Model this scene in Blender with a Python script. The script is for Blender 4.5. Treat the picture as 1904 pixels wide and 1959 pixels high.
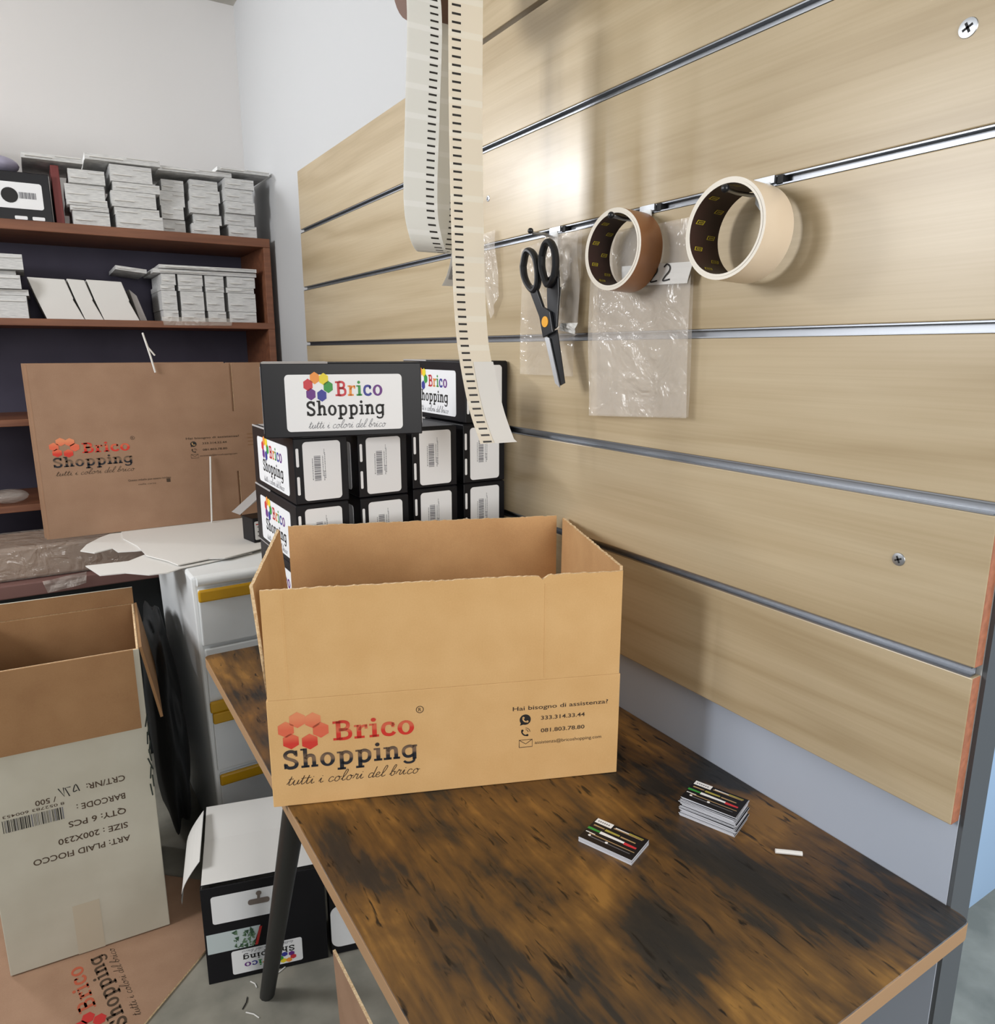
import bpy, math, random
from mathutils import Vector, Matrix
random.seed(7)
for o in list(bpy.data.objects): bpy.data.objects.remove(o)
SC = bpy.context.scene
COL = SC.collection
PI = math.pi

# ------------------------------------------------------------------ camera
FPX = 1395.0
cam_d = bpy.data.cameras.new('camera'); cam = bpy.data.objects.new('camera', cam_d); COL.objects.link(cam)
PITCH, YAW = math.radians(12.47), math.radians(31.80)
F = Vector((math.sin(YAW)*math.cos(PITCH), math.cos(YAW)*math.cos(PITCH), -math.sin(PITCH)))
R = Vector((math.cos(YAW), -math.sin(YAW), 0)); U = R.cross(F)
cam.matrix_world = Matrix(((R.x,U.x,-F.x,0),(R.y,U.y,-F.y,0),(R.z,U.z,-F.z,1.39),(0,0,0,1)))
cam_d.sensor_fit = 'AUTO'; cam_d.sensor_width = 36.0; cam_d.lens = FPX*36/1959
cam_d.clip_start = .02
SC.camera = cam

# ------------------------------------------------------------------ light and exposure
vs = SC.view_settings
vs.view_transform = 'Standard'; vs.look = 'None'; vs.gamma = 1.0; vs.use_curve_mapping = False
vs.exposure = -.10
def lin(c):
    r = []
    for v in c:
        v = v/255.0
        r.append(v/12.92 if v <= .04045 else ((v+.055)/1.055)**2.4)
    return tuple(r)
W = bpy.data.worlds.new('world'); SC.world = W; W.use_nodes = True
bg = W.node_tree.nodes['Background']; bg.inputs[0].default_value = (.80,.90,1.0,1); bg.inputs[1].default_value = .23
def area(name, loc, target, sx, sy, power, col):
    d = bpy.data.lights.new(name,'AREA'); d.shape='RECTANGLE'; d.size=sx; d.size_y=sy; d.energy=power; d.color=col
    o = bpy.data.objects.new(name,d); COL.objects.link(o); o.location=loc
    o.rotation_euler = (Vector(target)-Vector(loc)).to_track_quat('-Z','Y').to_euler()
    return o
area('window_daylight', (-1.84,1.72,2.02), (.8,.95,1.2), .70,.70, 50, (.97,.98,1.0))       # window in the left wall
area('back_window_daylight', (-.95,3.37,2.28), (.7,1.3,1.8), .42,.17, 31, (.95,.97,1.0))     # window in the back wall
area('rear_fill_light', (.30,-2.0,1.75), (.35,1.2,.95), 1.1,1.5, 62, (1.0,.98,.95))         # soft fill added behind the camera; no door is built
area('corridor_daylight', (2.2,-.2,1.7), (1.45,.72,.9), .9,1.2, 26, (.66,.83,1.0))             # daylight reaching the passage on the right

# ------------------------------------------------------------------ materials
MATS = {}
def mat(name, rgb, rough=.6, metal=0.0, spec=.5, noise=0.0, nscale=30, stretch=(1,1,1), rgb2=None, bump=0.0, coat=0.0):
    if name in MATS: return MATS[name]
    m = bpy.data.materials.new(name); m.use_nodes = True; nt = m.node_tree; b = nt.nodes['Principled BSDF']
    b.inputs['Roughness'].default_value = rough; b.inputs['Metallic'].default_value = metal
    b.inputs['Specular IOR Level'].default_value = spec; b.inputs['Coat Weight'].default_value = coat
    c = lin(rgb)+(1,)
    b.inputs['Base Color'].default_value = c
    if noise > 0 or rgb2 or bump:
        tc = nt.nodes.new('ShaderNodeTexCoord'); mp = nt.nodes.new('ShaderNodeMapping'); mp.inputs['Scale'].default_value = stretch
        nz = nt.nodes.new('ShaderNodeTexNoise'); nz.inputs['Scale'].default_value = nscale; nz.inputs['Detail'].default_value = 5
        nt.links.new(tc.outputs['Object'],mp.inputs[0]); nt.links.new(mp.outputs[0],nz.inputs['Vector'])
        if noise > 0 or rgb2:
            mx = nt.nodes.new('ShaderNodeMix'); mx.data_type='RGBA'
            c2 = lin(rgb2)+(1,) if rgb2 else tuple(v*(1-noise) for v in c[:3])+(1,)
            mx.inputs['A'].default_value = c; mx.inputs['B'].default_value = c2
            rp = nt.nodes.new('ShaderNodeMapRange'); rp.inputs['From Min'].default_value=.35; rp.inputs['From Max'].default_value=.65
            nt.links.new(nz.outputs['Fac'],rp.inputs['Value']); nt.links.new(rp.outputs[0],mx.inputs['Factor'])
            nt.links.new(mx.outputs['Result'],b.inputs['Base Color'])
        if bump:
            bp = nt.nodes.new('ShaderNodeBump'); bp.inputs['Strength'].default_value = bump; bp.inputs['Distance'].default_value = .002
            nt.links.new(nz.outputs['Fac'],bp.inputs['Height']); nt.links.new(bp.outputs[0],b.inputs['Normal'])
    MATS[name] = m
    return m
def node(nt, t, **kw):
    n = nt.nodes.new(t)
    for k, v in kw.items(): setattr(n, k, v)
    return n
def ramp(nt, stops):
    n = nt.nodes.new('ShaderNodeValToRGB'); e = n.color_ramp.elements
    while len(e) > 1: e.remove(e[0])
    e[0].position = stops[0][0]; e[0].color = lin(stops[0][1])+(1,)
    for p, c in stops[1:]:
        x = e.new(p); x.color = lin(c)+(1,)
    return n

def maple():
    m = bpy.data.materials.new('maple_laminate'); m.use_nodes=True; nt=m.node_tree; b=nt.nodes['Principled BSDF']; L=nt.links.new
    tc=node(nt,'ShaderNodeTexCoord'); mp=node(nt,'ShaderNodeMapping'); mp.inputs['Scale'].default_value=(1,.22,2.6)
    oi=node(nt,'ShaderNodeObjectInfo'); ad=node(nt,'ShaderNodeVectorMath',operation='ADD')
    sc=node(nt,'ShaderNodeVectorMath',operation='SCALE'); sc.inputs['Scale'].default_value=9.0
    cb=node(nt,'ShaderNodeCombineXYZ'); L(oi.outputs['Random'],cb.inputs[1]); L(oi.outputs['Random'],cb.inputs[2]); L(cb.outputs[0],sc.inputs[0])
    L(tc.outputs['Object'],ad.inputs[0]); L(sc.outputs[0],ad.inputs[1]); L(ad.outputs[0],mp.inputs[0])
    n1=node(nt,'ShaderNodeTexNoise'); n1.inputs['Scale'].default_value=3.2; n1.inputs['Detail'].default_value=3; n1.inputs['Distortion'].default_value=.35
    wv=node(nt,'ShaderNodeMath',operation='MULTIPLY'); wv.inputs[1].default_value=7.0
    fr=node(nt,'ShaderNodeMath',operation='PINGPONG'); fr.inputs[1].default_value=1.0
    L(mp.outputs[0],n1.inputs['Vector']); L(n1.outputs['Fac'],wv.inputs[0]); L(wv.outputs[0],fr.inputs[0])
    r1=ramp(nt,[(0,(174,155,123)),(.45,(186,168,137)),(1,(192,175,145))]); L(fr.outputs[0],r1.inputs[0])
    mp2=node(nt,'ShaderNodeMapping'); mp2.inputs['Scale'].default_value=(1,.9,60); L(ad.outputs[0],mp2.inputs[0])
    n2=node(nt,'ShaderNodeTexNoise'); n2.inputs['Scale'].default_value=4; n2.inputs['Detail'].default_value=4; L(mp2.outputs[0],n2.inputs['Vector'])
    mx=node(nt,'ShaderNodeMix',data_type='RGBA',blend_type='MULTIPLY'); mx.inputs['Factor'].default_value=.22
    r2=ramp(nt,[(.3,(214,206,192)),(.65,(255,255,255))]); L(n2.outputs['Fac'],r2.inputs[0])
    L(r1.outputs[0],mx.inputs['A']); L(r2.outputs[0],mx.inputs['B']); L(mx.outputs['Result'],b.inputs['Base Color'])
    b.inputs['Roughness'].default_value=.30; b.inputs['Specular IOR Level'].default_value=.38
    return m
def rustic():
    m = bpy.data.materials.new('rustic_brown_top'); m.use_nodes=True; nt=m.node_tree; b=nt.nodes['Principled BSDF']; L=nt.links.new
    tc=node(nt,'ShaderNodeTexCoord')
    mp=node(nt,'ShaderNodeMapping'); mp.inputs['Scale'].default_value=(1.55,1.0,1); mp.inputs['Location'].default_value=(3.1,.6,0); L(tc.outputs['Object'],mp.inputs[0])
    a=node(nt,'ShaderNodeTexNoise'); a.inputs['Scale'].default_value=5.6; a.inputs['Detail'].default_value=5; a.inputs['Roughness'].default_value=.52; a.inputs['Distortion'].default_value=.35; L(mp.outputs[0],a.inputs['Vector'])
    mp2=node(nt,'ShaderNodeMapping'); mp2.inputs['Scale'].default_value=(9,1.3,1); L(tc.outputs['Object'],mp2.inputs[0])
    g=node(nt,'ShaderNodeTexNoise'); g.inputs['Scale'].default_value=10; g.inputs['Detail'].default_value=6; g.inputs['Distortion'].default_value=.5; L(mp2.outputs[0],g.inputs['Vector'])
    r=ramp(nt,[(.33,(31,30,29)),(.425,(44,38,32)),(.465,(70,51,31)),(.54,(94,66,33)),(.60,(109,77,37)),(.70,(144,103,48))]); 
    ma=node(nt,'ShaderNodeMath',operation='MULTIPLY_ADD'); ma.inputs[1].default_value=.34; L(g.outputs['Fac'],ma.inputs[0])
    sb=node(nt,'ShaderNodeMath',operation='SUBTRACT'); sb.inputs[1].default_value=.17; L(a.outputs['Fac'],sb.inputs[0]); L(sb.outputs[0],ma.inputs[2]); L(ma.outputs[0],r.inputs[0])
    # dark cracks of the printed wood grain
    mp3=node(nt,'ShaderNodeMapping'); mp3.inputs['Scale'].default_value=(60,11,1); L(tc.outputs['Object'],mp3.inputs[0])
    k=node(nt,'ShaderNodeTexNoise'); k.inputs['Scale'].default_value=2.2; k.inputs['Detail'].default_value=3; k.inputs['Distortion'].default_value=.6; L(mp3.outputs[0],k.inputs['Vector'])
    kr=ramp(nt,[(.29,(60,54,48)),(.39,(255,255,255))]); L(k.outputs['Fac'],kr.inputs[0])
    mx=node(nt,'ShaderNodeMix',data_type='RGBA',blend_type='MULTIPLY'); mx.inputs['Factor'].default_value=1.0; L(r.outputs[0],mx.inputs['A']); L(kr.outputs[0],mx.inputs['B'])
    L(mx.outputs['Result'],b.inputs['Base Color'])
    b.inputs['Roughness'].default_value=.42
    bp=node(nt,'ShaderNodeBump'); bp.inputs['Strength'].default_value=.35; bp.inputs['Distance'].default_value=.0012; L(k.outputs['Fac'],bp.inputs['Height']); L(bp.outputs[0],b.inputs['Normal'])
    return m
def kraft(name, c, c2):
    m = bpy.data.materials.new(name); m.use_nodes=True; nt=m.node_tree; b=nt.nodes['Principled BSDF']; L=nt.links.new
    tc=node(nt,'ShaderNodeTexCoord')
    n=node(nt,'ShaderNodeTexNoise'); n.inputs['Scale'].default_value=14; n.inputs['Detail'].default_value=6; L(tc.outputs['Object'],n.inputs['Vector'])
    f=node(nt,'ShaderNodeTexNoise'); f.inputs['Scale'].default_value=420; f.inputs['Detail'].default_value=2; L(tc.outputs['Object'],f.inputs['Vector'])
    ad=node(nt,'ShaderNodeMath',operation='MULTIPLY_ADD'); ad.inputs[1].default_value=.4; L(f.outputs['Fac'],ad.inputs[0]); L(n.outputs['Fac'],ad.inputs[2])
    r=ramp(nt,[(.48,c2),(.9,c)]); L(ad.outputs[0],r.inputs[0]); L(r.outputs[0],b.inputs['Base Color'])
    b.inputs['Roughness'].default_value=.75; b.inputs['Specular IOR Level'].default_value=.25
    wv=node(nt,'ShaderNodeTexWave'); wv.bands_direction='X'; wv.inputs['Scale'].default_value=45; L(tc.outputs['Object'],wv.inputs['Vector'])
    bp=node(nt,'ShaderNodeBump'); bp.inputs['Strength'].default_value=.03; bp.inputs['Distance'].default_value=.0006; L(wv.outputs['Fac'],bp.inputs['Height']); L(bp.outputs[0],b.inputs['Normal'])
    MATS[name]=m
    return m
def ribbon_mat(name, base, lo, hi, period, marks=True, translucent=.3):
    m = bpy.data.materials.new(name); m.use_nodes=True; nt=m.node_tree; b=nt.nodes['Principled BSDF']; L=nt.links.new
    uv=node(nt,'ShaderNodeUVMap'); sp=node(nt,'ShaderNodeSeparateXYZ'); L(uv.outputs[0],sp.inputs[0])
    def gate(sock, a, c):
        g=node(nt,'ShaderNodeMath',operation='GREATER_THAN'); g.inputs[1].default_value=a; L(sock,g.inputs[0])
        l=node(nt,'ShaderNodeMath',operation='LESS_THAN'); l.inputs[1].default_value=c; L(sock,l.inputs[0])
        x=node(nt,'ShaderNodeMath',operation='MULTIPLY'); L(g.outputs[0],x.inputs[0]); L(l.outputs[0],x.inputs[1]); return x.outputs[0]
    md=node(nt,'ShaderNodeMath',operation='MODULO'); md.inputs[1].default_value=period; L(sp.outputs[1],md.inputs[0])
    a=gate(sp.outputs[0],lo,hi); c=gate(md.outputs[0],0,period*.27)
    k=node(nt,'ShaderNodeMath',operation='MULTIPLY'); L(a,k.inputs[0]); L(c,k.inputs[1])
    # paler label edges every few marks
    m2=node(nt,'ShaderNodeMath',operation='MODULO'); m2.inputs[1].default_value=period*4.0; L(sp.outputs[1],m2.inputs[0])
    e=gate(m2.outputs[0],0,period*.8)
    e2=node(nt,'ShaderNodeMath',operation='MULTIPLY'); e2.inputs[1].default_value=.35; L(e,e2.inputs[0])
    m1=node(nt,'ShaderNodeMix',data_type='RGBA'); m1.inputs['A'].default_value=lin(base)+(1,); m1.inputs['B'].default_value=lin(tuple(min(255,v+26) for v in base))+(1,); L(e2.outputs[0],m1.inputs['Factor'])
    mx=node(nt,'ShaderNodeMix',data_type='RGBA'); mx.inputs['B'].default_value=lin((38,34,30))+(1,); L(m1.outputs['Result'],mx.inputs['A']); L(k.outputs[0],mx.inputs['Factor'])
    L(mx.outputs['Result'],b.inputs['Base Color']); b.inputs['Roughness'].default_value=.5
    tr=node(nt,'ShaderNodeBsdfTranslucent'); L(mx.outputs['Result'],tr.inputs[0])
    ms=node(nt,'ShaderNodeMixShader'); ms.inputs[0].default_value=translucent; L(b.outputs[0],ms.inputs[1]); L(tr.outputs[0],ms.inputs[2])
    L(ms.outputs[0],nt.nodes['Material Output'].inputs[0])
    return m
def plastic_film(name, alpha, tint=(235,235,238)):
    m = bpy.data.materials.new(name); m.use_nodes=True; nt=m.node_tree; b=nt.nodes['Principled BSDF']; L=nt.links.new
    b.inputs['Base Color'].default_value=lin(tint)+(1,); b.inputs['Roughness'].default_value=.12; b.inputs['Specular IOR Level'].default_value=.8
    tc=node(nt,'ShaderNodeTexCoord'); n=node(nt,'ShaderNodeTexNoise'); n.inputs['Scale'].default_value=18; n.inputs['Detail'].default_value=3; n.inputs['Distortion'].default_value=1.2; L(tc.outputs['Object'],n.inputs['Vector'])
    bp=node(nt,'ShaderNodeBump'); bp.inputs['Strength'].default_value=1.0; bp.inputs['Distance'].default_value=.012; L(n.outputs['Fac'],bp.inputs['Height']); L(bp.outputs[0],b.inputs['Normal'])
    t=node(nt,'ShaderNodeBsdfTransparent'); ms=node(nt,'ShaderNodeMixShader'); ms.inputs[0].default_value=alpha
    L(t.outputs[0],ms.inputs[1]); L(b.outputs[0],ms.inputs[2]); L(ms.outputs[0],nt.nodes['Material Output'].inputs[0])
    return m
def fade_ink(name, top, mid, bot, z0, z1):
    """unevenly inked flexo print: the ink is thin in the middle of the line (object Y = height of the print)"""
    m = bpy.data.materials.new(name); m.use_nodes=True; nt=m.node_tree; b=nt.nodes['Principled BSDF']; L=nt.links.new
    tc=node(nt,'ShaderNodeTexCoord'); sp=node(nt,'ShaderNodeSeparateXYZ'); L(tc.outputs['Object'],sp.inputs[0])
    mr=node(nt,'ShaderNodeMapRange'); mr.inputs['From Min'].default_value=z0; mr.inputs['From Max'].default_value=z1; L(sp.outputs[1],mr.inputs['Value'])
    r=ramp(nt,[(0,bot),(.34,bot),(.46,mid),(.62,mid),(.85,top),(1,top)]); L(mr.outputs[0],r.inputs[0]); L(r.outputs[0],b.inputs['Base Color']); b.inputs['Roughness'].default_value=.8
    return m

M_wall = mat('painted_wall',(192,193,194),.85,bump=.05,nscale=60)
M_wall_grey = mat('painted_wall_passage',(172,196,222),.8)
M_ceil = mat('ceiling_paint',(205,203,196),.9,rgb2=(170,166,158),nscale=5)
M_floor = mat('concrete_floor',(150,146,134),.7,rgb2=(122,120,110),nscale=9,bump=.1)
M_maple = maple(); M_top = rustic()
M_mdf = mat('raw_mdf',(176,112,82),.85,noise=.25,nscale=120)
M_alu = mat('aluminium',(146,149,154),.4,metal=1.0)
M_zinc = mat('zinc_steel',(166,169,173),.38,metal=1.0)
M_dark = mat('dark_slot',(18,18,20),.7)
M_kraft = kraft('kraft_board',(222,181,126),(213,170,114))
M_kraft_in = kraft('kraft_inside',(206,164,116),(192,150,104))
M_kraft_old = kraft('kraft_brown',(162,130,106),(151,119,96))
M_kraft_dk = kraft('kraft_carton_lining',(154,118,82),(143,107,73))
M_edge = mat('corrugated_edge',(240,214,174),.85,rgb2=(204,168,124),nscale=240)
M_black = mat('black_print_board',(19,19,25),.42,spec=.3,noise=.3,nscale=6)
M_white = mat('white_sticker',(240,241,243),.45)
M_ink = mat('black_ink',(22,20,20),.6)
M_grey_ink = mat('grey_ink',(112,112,118),.6)
M_brown_ink = mat('brown_ink',(70,52,36),.7)
M_shelf = mat('brown_shelf_wood',(132,84,58),.55,rgb2=(112,68,46),nscale=5,stretch=(1,6,10))
M_shelf_back = mat('shelf_back_panel',(70,66,84),.7,rgb2=(58,54,72),nscale=4)
M_paper = mat('white_card_edges',(222,222,220),.8,rgb2=(190,190,190),nscale=40,stretch=(1,1,14))
M_paper_top = mat('white_card',(224,222,218),.7)
M_grey_card = mat('grey_card',(168,164,162),.85)
M_tan_edge = mat('table_edge_band',(168,132,96),.5)
M_steel_blk = mat('black_steel',(24,26,28),.45)
M_yellow = mat('yellow_plastic',(206,156,20),.38,noise=.12,nscale=8)
M_wplastic = mat('white_plastic',(232,235,236),.45,noise=.06,nscale=5)
M_carton_w = mat('white_carton',(194,190,175),.75,rgb2=(183,178,162),nscale=6)
M_tape_brown = mat('brown_tape',(152,104,68),.3,noise=.08,nscale=10)
M_tape_clear = mat('clear_tape',(236,221,199),.28,rgb2=(226,208,184),nscale=7)
M_tape_side = mat('tape_roll_side',(222,214,200),.5)
M_core = mat('tape_core_print',(58,34,28),.45,noise=.4,nscale=14)
M_core_yellow = mat('core_yellow_print',(196,178,40),.5)
M_blkplastic = mat('black_plastic',(26,28,32),.35)
M_blade = mat('scissor_steel',(205,207,210),.42,metal=1.0)
M_orange = mat('orange_cap',(232,164,32),.4)
M_film = plastic_film('clear_film',.20,(240,232,222))
M_film2 = plastic_film('clear_film_thin',.15,(240,232,222))
M_wrap = plastic_film('brown_wrap_film',.4,(190,180,170))
M_red = mat('red_print',(186,44,42),.5)
M_lilac = mat('lilac_plastic',(176,172,196),.5)
HEX = {n: mat('ink_'+n,c,.5) for n, c in dict(orange=(240,150,60),yellow=(236,214,40),green=(52,150,60),blue=(52,56,150),purple=(104,38,130),red=(206,52,62)).items()}

# ------------------------------------------------------------------ mesh helpers
class MB:
    def __init__(s): s.v=[]; s.f=[]; s.m=[]; s.mats=[]; s.uv={}
    def mi(s, m):
        if m not in s.mats: s.mats.append(m)
        return s.mats.index(m)
    def face(s, pts, m, uv=None):
        b=len(s.v); s.v += [tuple(p) for p in pts]; s.f.append(tuple(range(b,b+len(pts)))); s.m.append(s.mi(m))
        if uv: s.uv[len(s.f)-1]=uv
    def idx(s, pts, faces, m):
        b=len(s.v); s.v += [tuple(p) for p in pts]; k=s.mi(m)
        for f in faces: s.f.append(tuple(i+b for i in f)); s.m.append(k)
    def box(s, x0,x1,y0,y1,z0,z1, m, M=None, ends=None):
        P=[Vector(p) for p in ((x0,y0,z0),(x1,y0,z0),(x1,y1,z0),(x0,y1,z0),(x0,y0,z1),(x1,y0,z1),(x1,y1,z1),(x0,y1,z1))]
        if M: P=[M@p for p in P]
        Fs=dict(zm=(3,2,1,0),zp=(4,5,6,7),ym=(0,1,5,4),xp=(1,2,6,5),yp=(2,3,7,6),xm=(3,0,4,7))
        b=len(s.v); s.v += [tuple(p) for p in P]
        for n,f in Fs.items():
            s.f.append(tuple(i+b for i in f)); s.m.append(s.mi((ends or {}).get(n,m)))
    def prism(s, poly, h0, h1, m, M=None, side=None):
        """poly in local xy, extruded along local z"""
        n=len(poly)
        A=sum(poly[i][0]*poly[(i+1)%n][1]-poly[(i+1)%n][0]*poly[i][1] for i in range(n))
        if A<0: poly=poly[::-1]
        P=[Vector((x,y,h0)) for x,y in poly]+[Vector((x,y,h1)) for x,y in poly]
        if M: P=[M@p for p in P]
        b=len(s.v); s.v += [tuple(p) for p in P]; k=s.mi(m); ks=s.mi(side or m)
        s.f.append(tuple(b+i for i in range(n-1,-1,-1))); s.m.append(k)
        s.f.append(tuple(b+n+i for i in range(n))); s.m.append(k)
        for i in range(n):
            j=(i+1)%n; s.f.append((b+i,b+j,b+n+j,b+n+i)); s.m.append(ks)
    def tube(s, pts, r, m, n=10, closed=False, flat=1.0, axis=None):
        pts=[Vector(p) for p in pts]; N=len(pts); rings=[]
        rr = r if isinstance(r,(list,tuple)) else [r]*N
        for i,p in enumerate(pts):
            a=pts[(i-1)%N] if (closed or i>0) else p; c=pts[(i+1)%N] if (closed or i<N-1) else p
            t=(c-a).normalized(); up=Vector(axis) if axis else (Vector((0,0,1)) if abs(t.z)<.9 else Vector((1,0,0)))
            x=t.cross(up).normalized(); y=x.cross(t).normalized()
            rings.append([p+x*rr[i]*math.cos(2*PI*k/n)+y*rr[i]*flat*math.sin(2*PI*k/n) for k in range(n)])
        P=[q for g in rings for q in g]; fs=[]
        for i in range(N if closed else N-1):
            j=(i+1)%N
            for k in range(n):
                l=(k+1)%n; fs.append((i*n+k,i*n+l,j*n+l,j*n+k))
        if not closed: fs += [tuple(range(n-1,-1,-1)), tuple((N-1)*n+k for k in range(n))]
        s.idx(P,fs,m)
    def lathe(s, prof, m, n=48, M=None, mats=None):
        """closed profile of (radius, height) turned about local z"""
        P=[]; fs=[]
        q=len(prof)
        for i in range(n):
            a=2*PI*i/n
            for r,h in prof: P.append(Vector((r*math.cos(a),r*math.sin(a),h)))
        if M: P=[M@p for p in P]
        b=len(s.v); s.v += [tuple(p) for p in P]
        for i in range(n):
            j=(i+1)%n
            for k in range(q):
                l=(k+1)%q
                s.f.append((b+i*q+k,b+j*q+k,b+j*q+l,b+i*q+l)); s.m.append(s.mi(mats[k] if mats else m))
    def sphere(s, c, r, m, n=14):
        P=[];fs=[]; c=Vector(c)
        for i in range(n+1):
            for j in range(2*n): P.append(c+Vector((r*math.sin(PI*i/n)*math.cos(PI*j/n), r*math.sin(PI*i/n)*math.sin(PI*j/n), r*math.cos(PI*i/n))))
        for i in range(n):
            for j in range(2*n):
                k=(j+1)%(2*n); fs.append((i*2*n+j,(i+1)*2*n+j,(i+1)*2*n+k,i*2*n+k))
        s.idx(P,fs,m)
    def mesh(s, name):
        me=bpy.data.meshes.new(name); me.from_pydata(s.v,[],s.f)
        for m in s.mats: me.materials.append(m)
        for p,k in zip(me.polygons,s.m): p.material_index=k
        if s.uv:
            ul=me.uv_layers.new(name='UVMap')
            for fi,uv in s.uv.items():
                for li,c in zip(me.polygons[fi].loop_indices,uv): ul.data[li].uv=c
        me.update(); return me
    def build(s, name, parent=None, M=None, bevel=0, smooth=False, mesh=None):
        me = mesh or s.mesh(name)
        o=bpy.data.objects.new(name,me); COL.objects.link(o)
        if parent: o.parent=parent
        if M: o.matrix_local=M
        if bevel:
            b=o.modifiers.new('bevel','BEVEL'); b.width=bevel; b.segments=2; b.limit_method='ANGLE'; b.angle_limit=math.radians(50)
        if smooth:
            for p in me.polygons: p.use_smooth=True
            me.set_sharp_from_angle(angle=math.radians(40))
        return o
def place(name, me, parent=None, M=None):
    o=bpy.data.objects.new(name,me); COL.objects.link(o)
    if parent: o.parent=parent
    if M: o.matrix_local=M
    return o
def tag(o, label, cat, group=None, kind=None):
    o['label']=label; o['category']=cat
    if group: o['group']=group
    if kind: o['kind']=kind
    return o
def struct(o): o['kind']='structure'; return o
def thing(name, label, cat, loc=(0,0,0), rz=0, group=None):
    o=bpy.data.objects.new(name,None); COL.objects.link(o); o.empty_display_size=.05
    o.location=loc; o.rotation_euler=(0,0,rz)
    return tag(o,label,cat,group)
def dup(root, loc, rz, label, group=None):
    r=root.copy(); COL.objects.link(r); r.location=loc; r.rotation_euler=(0,0,rz); r['label']=label
    if group: r['group']=group
    for ch in list(root.children):
        c=ch.copy(); COL.objects.link(c); c.parent=r
        for g in list(ch.children):
            d=g.copy(); COL.objects.link(d); d.parent=c
    return r
def frame(origin, xdir, ydir):
    x=Vector(xdir).normalized(); y=Vector(ydir).normalized(); z=x.cross(y)
    o=Vector(origin)
    return Matrix(((x.x,y.x,z.x,o.x),(x.y,y.y,z.y,o.y),(x.z,y.z,z.z,o.z),(0,0,0,1)))
def rrect(x0,x1,y0,y1,r,n=5):
    P=[]
    for cx,cy,a0 in ((x1-r,y1-r,0),(x0+r,y1-r,90),(x0+r,y0+r,180),(x1-r,y0+r,270)):
        for i in range(n+1):
            a=math.radians(a0+90*i/n); P.append((cx+r*math.cos(a),cy+r*math.sin(a)))
    return P

# ------------------------------------------------------------------ lettering (own slab-serif and script glyphs, drawn as strokes)
def catmull(p, k=6):
    p=[Vector(q) for q in p]; q=[p[0]]+p+[p[-1]]; out=[]
    for i in range(1,len(q)-2):
        for j in range(k):
            t=j/k; a,b,c,d=q[i-1:i+3]
            out.append(.5*((2*b)+(c-a)*t+(2*a-5*b+4*c-d)*t*t+(3*b-a-3*c+d)*t**3))
    return out+[p[-1]]
def stroke(pts, w):
    """returns quads of a thick polyline in the plane"""
    pts=[Vector(p) for p in pts]; n=len(pts); L=[];Rr=[]
    for i,p in enumerate(pts):
        t=(pts[min(i+1,n-1)]-pts[max(i-1,0)]).normalized(); nn=Vector((-t.y,t.x)); ww=w[i] if isinstance(w,list) else w
        L.append(p+nn*ww/2); Rr.append(p-nn*ww/2)
    return [[Rr[i],Rr[i+1],L[i+1],L[i]] for i in range(n-1)]
def rc(x0,x1,y0,y1): return [[Vector((x0,y0)),Vector((x1,y0)),Vector((x1,y1)),Vector((x0,y1))]]
def disc(cx,cy,r,n=14): return [[Vector((cx+r*math.cos(2*PI*i/n),cy+r*math.sin(2*PI*i/n))) for i in range(n)]]
def ring(cx,cy,rx,ry,wx,wy,n=24):
    o=[]
    for i in range(n):
        a,b=2*PI*i/n,2*PI*(i+1)/n
        o.append([Vector((cx+rx*math.cos(a),cy+ry*math.sin(a))),Vector((cx+rx*math.cos(b),cy+ry*math.sin(b))),Vector((cx+(rx-wx)*math.cos(b),cy+(ry-wy)*math.sin(b))),Vector((cx+(rx-wx)*math.cos(a),cy+(ry-wy)*math.sin(a)))])
    return o
T=.13; SF=.085
def stem(x,y0,y1): return rc(x,x+T,y0,y1)
ARCH=catmull([(.17,.33),(.24,.43),(.34,.46),(.42,.42),(.445,.32),(.445,.04)])
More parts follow.
